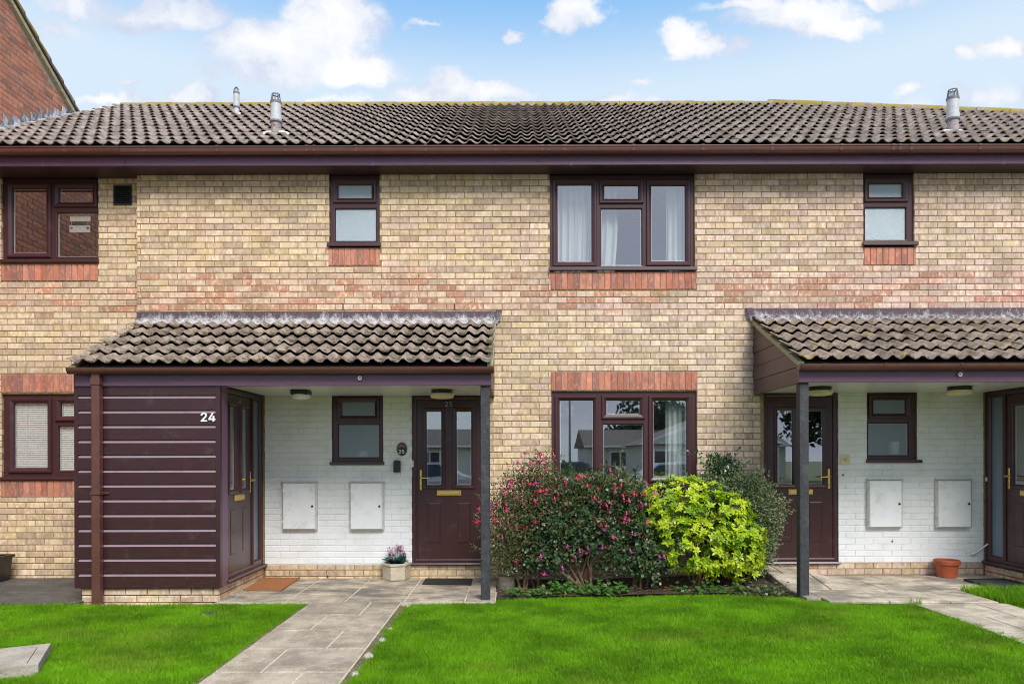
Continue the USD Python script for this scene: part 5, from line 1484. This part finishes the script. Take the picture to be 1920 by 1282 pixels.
for x, y, lab in ((1.75, -24, 'left grey lamp post across the street, mirrored in the lower window'), (3.1, -30, 'right grey lamp post across the street, mirrored in the lower window')):
    t = thing('lamp_post', lab, 'lamp post', None, (x, y, -.15))
    obj('column', tube([(0, 0, 0), (0, 0, 1.2), (0, 0, 5.4), (.1, 0, 5.7), (.5, 0, 5.85)], [.08, .07, .045, .04, .035], 10), M['lamp_post_grey'], t)
    obj('lantern', cbox(.4, .95, -.1, .1, 5.80, 5.93, .03), M['lamp_post_grey'], t)

# ================================================================ grass
def blade_tuft(seed, n, rad, h0, h1, w):
    r = np.random.default_rng(seed)
    a = r.uniform(0, 2 * PI, n); q = rad * np.sqrt(r.uniform(0, 1, n))
    b = np.stack([q * np.cos(a), q * np.sin(a), np.zeros(n)], 1)
    h = r.uniform(h0, h1, n); la = r.uniform(0, 2 * PI, n); le = h * r.uniform(.12, .75, n)
    lean = np.stack([np.cos(la) * le, np.sin(la) * le, np.zeros(n)], 1)
    sa = r.uniform(0, 2 * PI, n); sd_ = np.stack([np.cos(sa), np.sin(sa), np.zeros(n)], 1) * (w / 2)
    mid = b + lean * .35 + np.stack([0 * h, 0 * h, h * .62], 1)
    tip = b + lean + np.stack([0 * h, 0 * h, h], 1)
    V = np.stack([b - sd_, b + sd_, mid + sd_ * .75, mid - sd_ * .75, tip], 1).reshape(-1, 3)
    k = np.arange(n)[:, None] * 5
    F = np.vstack([k + [0, 1, 2], k + [0, 2, 3], k + [3, 2, 4]])
    return V, F
def grass(name, polys, dens, label, h, seed, avoid=(), dens_fun=None):
    pi_ = UsdGeom.PointInstancer.Define(stage, '/World/' + numbered('/World', name))
    pr = pi_.GetPrim(); tag(pr, label, 'grass', None, 'stuff')
    protos = []
    for k in range(6):
        mp = obj('grass_tuft', blade_tuft(seed * 10 + k, 28, .055, h[0], h[1], .0054), M['grass_blade'], pr)
        protos.append(mp.GetPath())
    pi_.CreatePrototypesRel().SetTargets(protos)
    r = np.random.default_rng(seed); P = []
    for poly in polys:
        a, b, c, d = poly.bounds; n = int((c - a) * (d - b) * dens)
        xy = np.column_stack([r.uniform(a, c, n), r.uniform(b, d, n)])
        xy = xy[shapely.contains_xy(poly, xy[:, 0], xy[:, 1])]
        for av_ in avoid: xy = xy[~shapely.contains_xy(av_, xy[:, 0], xy[:, 1])]
        edge = shapely.distance(shapely.points(xy), poly.exterior)
        xy = xy[(edge > .05) | (r.uniform(0, 1, len(xy)) < .25 + 13 * edge)]
        dd = xy[:, 1] + 8.8
        xy = xy[np.abs(xy[:, 0]) < .706 * dd + 1.2]
        P.append(xy)
    P = np.vstack(P); n = len(P)
    p3 = np.column_stack([P, np.zeros(n)])
    z = LZ - .004 + rise(P[:, 0]) + .012 * (meshkit.fbm(p3 * 1.1, 3, 4) - .5) * 2
    pi_.CreatePositionsAttr(Vt.Vec3fArray.FromNumpy(np.column_stack([P, z]).astype(np.float32)))
    pi_.CreateProtoIndicesAttr(Vt.IntArray.FromNumpy(r.integers(0, 6, n).astype(np.int32)))
    a = r.uniform(0, 2 * PI, n)
    q = np.zeros((n, 4), np.float16); q[:, 2] = np.sin(a / 2); q[:, 3] = np.cos(a / 2)
    pi_.CreateOrientationsAttr(Vt.QuathArray([Gf.Quath(float(w), 0, 0, float(zz)) for w, zz in zip(np.cos(a / 2), np.sin(a / 2))]))
    var = .82 + .3 * meshkit.fbm(p3 * 1.6, 3, 9)
    s = (r.uniform(.8, 1.2, n) * var)
    pi_.CreateScalesAttr(Vt.Vec3fArray.FromNumpy(np.column_stack([np.ones(n) * 1.1, np.ones(n) * 1.1, s]).astype(np.float32)))
NEAR = sbox(-9, -5.3, 9, 0)
cover_poly = Polygon(pc).buffer(.0)
drain_poly = shapely.Point(dc[0], dc[1]).buffer(.075)
grass('lawn_grass', [LEFT.buffer(.008).intersection(NEAR), RIGHT.buffer(.012).intersection(NEAR), FARR.intersection(NEAR)], 900, 'short mown bright green grass of the front lawns', (.020, .044), 1, (cover_poly, drain_poly))
grass('rough_grass', [PATCH, Polygon([(3.88, -1.6), (4.02, -1.6), (4.0, -1.75), (3.9, -1.75)])], 420, 'longer rough grass beside the right hand path', (.05, .12), 2)

# ================================================================ shrubs
def unit(v): return v / np.maximum(np.linalg.norm(v, axis=1, keepdims=True), 1e-9)
def leaves(p, d, n, L, W, fold=.15, droop=0.0):
    """pointed-oval leaves at p, pointing along d, facing n"""
    N = len(p); L = np.broadcast_to(L, N)[:, None]; W = np.broadcast_to(W, N)[:, None]
    d = unit(d); s = unit(np.cross(d, n)); n = np.cross(s, d)
    b = p; t = p + d * L - n * L * droop
    c1, c2 = p + d * L * .35 - n * L * .03, p + d * L * .72 - n * L * droop * .5
    l1, r1 = c1 + s * W * .5 + n * W * fold, c1 - s * W * .5 + n * W * fold
    l2, r2 = c2 + s * W * .36 + n * W * fold * .6, c2 - s * W * .36 + n * W * fold * .6
    V = np.stack([b, l1, r1, l2, r2, t], 1).reshape(-1, 3)
    k = np.arange(N)[:, None] * 6
    F = np.vstack([k + [0, 2, 1], k + [1, 2, 4], k + [1, 4, 3], k + [3, 4, 5]])
    return V, F
def blob_points(r, blobs, n, shell=.55):
    """points in a union of ellipsoids, denser towards the surface"""
    vol = np.array([b[3] * b[4] * b[5] for b in blobs]) ** .75; pick = r.choice(len(blobs), n, p=vol / vol.sum())
    dirs = unit(r.normal(size=(n, 3))); rad = shell + (1 - shell) * r.uniform(0, 1, n) ** .7
    rad = np.where(r.uniform(0, 1, n) < .12, rad * 1.12, rad)
    c = np.array([b[:3] for b in blobs])[pick]; e = np.array([b[3:6] for b in blobs])[pick]
    lump = .78 + .5 * meshkit.noise(dirs * 2.3 + pick[:, None] * 7.7, 5)
    p = c + dirs * e * (rad * lump)[:, None]
    ok = (p[:, 2] > .015) & (p[:, 1] < -.03)
    return p[ok], unit(dirs[ok] / e[ok])
def shrub_stems(par, base, tips, r0, mat='stem_bark', seed=0):
    r = random.Random(seed)
    for k, tpt in enumerate(tips):
        b = np.array(base) + [r.uniform(-.12, .12), r.uniform(-.06, .06), -.03]; tpt = np.array(tpt)
        mid = b + (tpt - b) * .45 + [r.uniform(-.08, .08), r.uniform(-.05, .05), r.uniform(.0, .1)]
        q = b + (tpt - b) * .75 + [r.uniform(-.05, .05), r.uniform(-.04, .04), r.uniform(-.02, .06)]
        obj('stem', tube([b, mid, q, tpt], [r0, r0 * .8, r0 * .55, r0 * .3], 6), M[mat], par)
def flower(par, p, s, red, r, name='flower'):
    """hanging flower: tube, four spread sepals, skirt of petals, stamens"""
    p = np.array(p); m = MB(); tilt = np.array([r.uniform(-.3, .3), r.uniform(-.3, .3), -1.0]); tilt /= np.linalg.norm(tilt)
    a = np.cross(tilt, [1, 0, 0.2]); a /= np.linalg.norm(a); b = np.cross(tilt, a)
    p = p + tilt * s * .2; m.add(*tube([p, p + tilt * s * .3], [s * .07, s * .14], 6))
    for k in range(4):
        t = k * PI / 2 + .4; o = math.cos(t) * a + math.sin(t) * b; w = -math.sin(t) * a + math.cos(t) * b
        c = p + tilt * s * .3
        m.add([c - w * s * .06, c + w * s * .06, c + o * s * .40 + tilt * s * .10 + w * s * .20, c + o * s * .40 + tilt * s * .10 - w * s * .20, c + o * s * .85 + tilt * s * .12], [[0, 1, 2], [0, 2, 3], [3, 2, 4]])
    f = obj(name, m.get(), M['red_petal' if red else 'pink_petal'], par)
    m2 = MB(); q = p + tilt * s * .3
    th = np.arange(7) * 2 * PI / 7
    V = [q + (math.cos(t) * a + math.sin(t) * b) * s * .14 for t in th] + [q + tilt * s * .36 + (math.cos(t) * a + math.sin(t) * b) * s * .25 for t in th]
    m2.add(V, [[k, (k + 1) % 7, 7 + (k + 1) % 7, 7 + k] for k in range(7)])
    for t in (0, 2.2, 4.2):
        o = (math.cos(t) * a + math.sin(t) * b) * s * .06
        m2.add(*tube([q + o, q + tilt * s * .95 + o * 1.8], s * .018, 4))
    obj('petals', m2.get(), M['purple_petal' if not red else 'pink_petal'], f)
def PX(px, py, d): return ((px - 960) * d / FPX, d - 8.8, 1.456 + (858 - py - .0025 * (px - 960)) * d / FPX)
def shrub(name, label, cat, blobs, n, L, W, mat, seed, base, tips, droop=.1, shell=.5, up=.35, r0=.012, sprigs=0, second=None):
    r = np.random.default_rng(seed)
    t = thing(name, label, cat)
    p, dn = blob_points(r, blobs, n, shell)
    d = unit(dn + r.normal(size=p.shape) * .75 + [0, 0, up]); nn = unit(dn * .6 + r.normal(size=p.shape) * .45 + [0, -.15, .8])
    if sprigs:
        # loose shoots past the outline
        q, dq = blob_points(r, blobs, sprigs, .97)
        for k in range(len(q)):
            dr = unit((dq[k] + r.normal(size=3) * .35 + [0, 0, .45])[None])[0]; Ls = r.uniform(.06, .16) * (1.9 if r.uniform() < .22 else 1)
            m_ = int(Ls / .016); s = np.linspace(0, 1, m_)[:, None]
            pts = q[k] + dr * Ls * s
            p = np.vstack([p, pts]); d = np.vstack([d, unit(dr + r.normal(size=(m_, 3)) * .8)]); nn = np.vstack([nn, unit(r.normal(size=(m_, 3)) * .5 + [0, -.3, .8])])
    N = len(p); LL = L * r.uniform(.6, 1.25, N); WW = W * LL / L * r.uniform(.85, 1.15, N)
    if second:
        k = r.uniform(0, 1, N) < second[1]
        obj('foliage', leaves(p[~k], d[~k], nn[~k], LL[~k], WW[~k], .15, droop), M[mat], t, kind='stuff')
        obj('foliage', leaves(p[k], d[k], nn[k], LL[k], WW[k], .15, droop), M[second[0]], t, kind='stuff')
    else:
        obj('foliage', leaves(p, d, nn, LL, WW, .15, droop), M[mat], t, kind='stuff')
    shrub_stems(t, base, tips, r0, seed=seed)
    return t, p, dn
# reddish, sparser fuchsia behind the post
b1 = [(-.1, -.8, .46, .2, .2, .3), (.12, -.62, .95, .36, .26, .40), (.30, -.55, 1.22, .24, .20, .25), (-.06, -.66, .72, .26, .26, .36), (.42, -.62, .86, .30, .26, .36), (.12, -.70, .45, .38, .26, .30), (.36, -.55, 1.02, .34, .2, .35)]
s1, _, _ = shrub('fuchsia_bush', 'tall reddish brown fuchsia bush with red flowers beside the left post', 'bush', b1, 14500, .030, .016, 'brown_fuchsia_leaf', 31, (.22, -.7, 0), [(-.15, -.65, .8), (.0, -.6, 1.1), (.15, -.7, 1.3), (.35, -.55, 1.35), (.5, -.6, 1.0), (.3, -.8, .8), (-.2, -.75, .55)], sprigs=360, shell=.35, second=('fuchsia_leaf', .14))
rr = random.Random(4)
for px, py in ((985, 848), (994, 868), (1008, 866), (1019, 860), (957, 898), (1012, 918), (1024, 917), (1046, 925), (922, 958), (925, 972), (934, 1002), (940, 1005), (948, 922), (966, 985), (1037, 850), (1062, 900), (1035, 948), (972, 865), (900, 952), (893, 975), (965, 1050), (1003, 975), (958, 910), (1013, 848)):
    flower(s1, PX(px, py - 5, 7.95 + rr.uniform(-.06, .06)), rr.uniform(.055, .075), True, rr)
def scatter_flowers(par, blobs, n, seed, red_share, zmin):
    r_ = np.random.default_rng(seed); p_, d_ = blob_points(r_, blobs, n * 6, .97)
    k_ = (d_[:, 1] < -.25) & (p_[:, 2] > zmin); r2_ = random.Random(seed)
    for q_ in p_[k_][:n]: flower(par, q_ + [0, -.02, 0], r2_.uniform(.042, .064), r2_.random() < red_share, r2_)
scatter_flowers(s1, b1, 40, 77, .95, .75)
# dark green fuchsia in the middle
b2 = [(1.55, -.86, .34, .30, .18, .2), (.35, -.84, .36, .3, .16, .14), (.62, -.74, .72, .46, .30, .36), (1.05, -.72, .78, .44, .30, .34), (1.45, -.72, .66, .36, .30, .40), (.95, -.68, 1.02, .40, .24, .24), (1.22, -.66, 1.08, .26, .22, .20), (.55, -.78, .5, .42, .26, .22), (1.30, -.80, .42, .40, .26, .26), (.70, -.55, 1.12, .22, .2, .16)]
s2, _, _ = shrub('fuchsia_bush', 'wide dark green fuchsia bush with pink flowers below the lower window', 'bush', b2, 11500, .048, .030, 'fuchsia_leaf', 32, (.75, -.75, 0), [(.45, -.75, .75), (.6, -.7, 1.0), (.8, -.8, .9), (1.0, -.7, 1.15), (.55, -.85, .6), (.35, -.8, .5), (.95, -.85, .55), (1.1, -.75, .9), (.7, -.85, .75), (.25, -.9, .55), (.5, -.95, .5), (.85, -.95, .45), (1.05, -.9, .5), (.15, -.9, .4), (.65, -.95, .6)], sprigs=240, shell=.42, second=('brown_fuchsia_leaf', .24), r0=.016)
shrub_stems(s2, (1.45, -.78, 0), [(1.35, -.8, .5), (1.5, -.75, .6), (1.6, -.8, .5), (1.42, -.7, .8)], .012, seed=7)
for px, py, red in ((1143, 880, 1), (1150, 905, 1), (1154, 918, 1), (1166, 908, 1), (1128, 938, 1), (1135, 945, 1), (1116, 931, 1), (1178, 935, 1), (1175, 960, 1), (1172, 968, 1), (1110, 968, 1), (1126, 982, 1), (1190, 925, 1), (1205, 945, 1), (1100, 908, 1), (1092, 890, 1), (1080, 895, 1), (1210, 905, 1), (1148, 940, 1), (1063, 1022, 0), (1077, 1044, 0), (1099, 1035, 0), (1100, 1025, 0), (1128, 1025, 0), (1186, 998, 0), (1194, 999, 0), (1212, 978, 0), (1180, 1030, 0), (1236, 1043, 0), (1243, 1042, 0), (1012, 1040, 0), (1053, 1062, 0), (1021, 1075, 0), (1135, 990, 0), (1120, 1018, 0), (1085, 1030, 0), (1150, 1005, 0)):
    flower(s2, PX(px, py - 5, 7.82 + rr.uniform(-.06, .06)), rr.uniform(.055, .078), bool(red), rr)
scatter_flowers(s2, b2, 30, 78, .9, .72)
p_, d_ = blob_points(np.random.default_rng(91), [(.9, -.74, 1.08, .36, .24, .20), (1.2, -.72, 1.10, .30, .22, .2), (.62, -.68, 1.06, .3, .2, .22), (.55, -.8, .85, .3, .2, .2)], 2600, .6)
r_ = np.random.default_rng(92); L_ = .036 * r_.uniform(.6, 1.3, len(p_))
obj('foliage', leaves(p_, unit(d_ + r_.normal(size=p_.shape) * .8 + [0, 0, .3]), unit(d_ * .5 + r_.normal(size=p_.shape) * .5 + [0, -.1, .7]), L_, L_ * .5), M['brown_fuchsia_leaf'], s2, kind='stuff', label='bronze tinted upper shoots')
# golden bush: rosettes of leaves
def rosettes(r, p, up, L, W, k=9):
    P, D, Nn, LL = [], [], [], []
    for q, u in zip(p, up):
        a = np.cross(u, [.3, .9, .1]); a /= np.linalg.norm(a); b = np.cross(u, a); ph = r.uniform(0, 6)
        for j in range(k):
            t = ph + j * 2.4; e = .25 + .65 * j / k
            o = math.cos(t) * a + math.sin(t) * b
            dd = o * (1.1 - e * .35) + u * (.75 - .8 * j / k + .1)
            P.append(q + u * (.012 * (k - j) / k)); D.append(dd); Nn.append(u + o * -.2); LL.append(L * (.65 + .5 * j / k) * r.uniform(.85, 1.15))
    LL = np.array(LL)
    return leaves(np.array(P), np.array(D), np.array(Nn), LL, LL * W / L, .10, .16)
r = np.random.default_rng(41)
b3 = [(1.62, -.82, .80, .2, .2, .18), (2.52, -.76, .36, .26, .24, .24), (1.78, -.80, .62, .24, .22, .22), (1.82, -.72, .92, .34, .30, .30), (2.18, -.70, .78, .42, .32, .36), (2.46, -.72, .52, .32, .30, .32), (2.05, -.78, .50, .44, .30, .34), (1.95, -.66, 1.01, .24, .22, .22), (2.40, -.66, .82, .24, .26, .22)]
gold = thing('golden_bush', 'rounded bush of bright yellow green leaves under the lower window', 'bush')
p, dn = blob_points(r, b3, 1300, .88)
keep = dn[:, 1] < .45; p, dn = p[keep], dn[keep]
up = unit(dn * .8 + r.normal(size=p.shape) * .28 + [0, -.12, .45])
obj('foliage', rosettes(r, p, up, .060, .027), M['golden_leaf'], gold, kind='stuff')
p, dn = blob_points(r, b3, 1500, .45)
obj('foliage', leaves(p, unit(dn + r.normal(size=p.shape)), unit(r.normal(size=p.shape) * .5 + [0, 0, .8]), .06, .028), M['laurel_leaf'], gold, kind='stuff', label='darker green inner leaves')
shrub_stems(gold, (2.1, -.72, 0), [(1.85, -.7, .8), (2.0, -.75, .9), (2.3, -.7, .7), (2.45, -.75, .45), (1.8, -.8, .5), (2.15, -.8, .6)], .014, seed=9)
# variegated bush behind, with a dark leafy top
b4 = [(2.48, -.36, 1.0, .38, .28, .32), (2.76, -.36, .80, .38, .28, .48), (2.40, -.34, .72, .3, .2, .4), (2.66, -.34, 1.12, .26, .2, .18), (2.78, -.36, .5, .28, .22, .4), (2.26, -.3, 1.08, .20, .18, .16)]
s4, _, _ = shrub('variegated_bush', 'grey green variegated bush between the golden bush and the right porch', 'bush', b4, 26000, .030, .019, 'variegated_leaf', 51, (2.6, -.35, 0), [(2.4, -.35, .8), (2.7, -.35, 1.0), (2.8, -.35, .7), (2.55, -.3, 1.1)], sprigs=170, shell=.55)
b5 = [(2.40, -.30, 1.38, .10, .10, .12), (2.56, -.30, 1.33, .11, .10, .12), (2.46, -.3, 1.24, .2, .12, .10)]
s5, _, _ = shrub('laurel_sprig', 'dark green glossy shoots rising above the variegated bush', 'bush', b5, 900, .05, .024, 'laurel_leaf', 52, (2.5, -.28, .3), [(2.40, -.3, 1.45), (2.55, -.3, 1.40), (2.47, -.3, 1.35)], sprigs=26, shell=.2)
# geranium clumps and litter along the front of the bed
r = np.random.default_rng(61)
def clump(label, xs, y0, y1, n, seed, mat='geranium_leaf', L=.042, h=.10):
    r = np.random.default_rng(seed)
    t = thing('ground_plant', label, 'plant')
    nc = max(2, int((xs[1] - xs[0]) / .1)); c = np.column_stack([r.uniform(*xs, nc), r.uniform(y0, y1, nc)])
    k = r.integers(0, nc, n); q = c[k] + r.normal(size=(n, 2)) * .05
    z = np.abs(r.normal(size=n)) * h * .5 + .015
    p = np.column_stack([q, z])
    # each leaf is a small lobed disc: five overlapping lobes
    P, D, Nn = [], [], []
    for q_ in p:
        u = unit((r.normal(size=3) * .35 + [0, -.3, 1])[None])[0]; a = np.cross(u, [1, .2, 0]); a /= np.linalg.norm(a); b = np.cross(u, a)
        for j in range(5):
            tt = j * 1.05 + .6; P.append(q_); D.append(math.cos(tt) * a + math.sin(tt) * b + u * .1); Nn.append(u)
    obj('foliage', leaves(np.array(P), np.array(D), np.array(Nn), L * .62, L * .5, .05, .1), M[mat], t, kind='stuff')
    for j in range(nc): obj('stem', tube([(c[j][0], c[j][1], -.02), (c[j][0] + r.uniform(-.03, .03), c[j][1], .03), (c[j][0] + r.uniform(-.05, .05), c[j][1] - .02, .07)], .003, 5), M['stem_bark'], t)
clump('bright green lobed leaves in front of the dark fuchsia, left clump', (.42, .82), -1.12, -1.0, 190, 1)
clump('bright green lobed leaves in front of the dark fuchsia, middle clump', (.86, 1.22), -1.12, -1.0, 150, 2)
clump('low leaves on the bed edge beside the left post', (-.05, .40), -1.16, -1.05, 130, 3, 'geranium_leaf', .034, .06)
clump('low green leaves in front of the golden bush', (1.75, 2.45), -1.12, -.98, 220, 4, 'geranium_leaf', .036, .08)
clump('low tangled leaves on the bed edge beside the right post', (2.3, 2.92), -1.24, -1.05, 240, 5, 'brown_fuchsia_leaf', .030, .09)
clump('dark green leaves on the bed corner left of the right post', (2.50, 2.90), -1.28, -1.1, 120, 6, 'fuchsia_leaf', .036, .08)
n = 260; q = np.column_stack([r.uniform(-.15, 2.9, n), r.uniform(-1.15, -.5, n), np.full(n, .022)])
lit_ = thing('leaf_litter', 'dry brown leaves scattered on the earth of the flower bed', 'leaf litter', kind='stuff')
obj('dead_leaves', leaves(q, r.normal(size=(n, 3)) * [1, 1, .15], r.normal(size=(n, 3)) * .3 + [0, 0, 1], .045, .022), M['dead_leaf'], lit_, kind='stuff')
# plant in the stone planter: dark teal leaves and pinkish flower heads
hp = thing('potted_plant', 'dark teal leaved plant with pale pink flowers in the stone planter', 'plant', None, (qx, qy + .02, .005))
n = 46; a = r.uniform(0, 6.28, n); e = r.uniform(.1, 1, n)
p = np.column_stack([.05 * np.cos(a), .05 * np.sin(a), np.full(n, .17) + .03 * r.uniform(0, 1, n)])
d = np.column_stack([np.cos(a) * e, np.sin(a) * e, r.uniform(.4, 1.1, n)])
for k in range(n): obj('leaf', leaves(p[k:k+1], d[k:k+1], np.array([[0, -.4, 1.0]]), r.uniform(.09, .14), r.uniform(.05, .07), .12, .25), M['teal_leaf'], hp)
for cxx, cyy, cz, s in ((-.075, -.03, .345, .042), (.01, 0, .37, .045), (.045, .02, .36, .035), (.085, -.02, .30, .036), (-.03, -.06, .27, .026)):
    hd = MB(); nn = 46; dd = unit(r.normal(size=(nn, 3)))
    hd.add(*leaves(np.array([cxx, cyy, cz]) + dd * s * .8, unit(r.normal(size=(nn, 3))), dd, .020, .017, .1))
    obj('flower_head', hd.get(), M['pale_pink_petal'], hp)
    obj('stalk', tube([(cxx * .4, cyy * .4, .17), (cxx * .8, cyy * .8, .25), (cxx, cyy, cz)], .004, 5), M['stem_bark'], hp)
# trees across the street
def tree(x, y, h, rad, label, seed):
    r = np.random.default_rng(seed); t = thing('tree', label, 'tree', None, (x, y, -.15))
    obj('trunk', tube([(0, 0, 0), (.1, 0, h * .3), (0, .1, h * .6), (.1, 0, h * .85)], [.25, .2, .13, .05], 8), M['stem_bark'], t)
    bl = [(r.uniform(-1, 1) * rad * .6, r.uniform(-1, 1) * rad * .6, h * r.uniform(.45, .9), rad * .5, rad * .5, rad * .45) for _ in range(9)]
    vol = r.integers(0, 9, 2600); dirs = unit(r.normal(size=(2600, 3))); c = np.array(bl)[vol]
    p = c[:, :3] + dirs * c[:, 3:6] * r.uniform(.6, 1.1, 2600)[:, None]
    obj('crown', leaves(p, unit(r.normal(size=p.shape)), unit(dirs + [0, 0, .4]), .42, .26), M['tree_leaf'], t, kind='stuff')
tree(11.0, -56, 6.6, 3.4, 'dark evergreen tree behind the bungalows, mirrored in the lower window', 5)
tree(14.5, -52, 6.4, 3.0, 'dark tree behind the grey roof, mirrored in the lower window', 6)
tree(22, -42, 8.0, 3.4, 'tree at the far right across the street', 7)
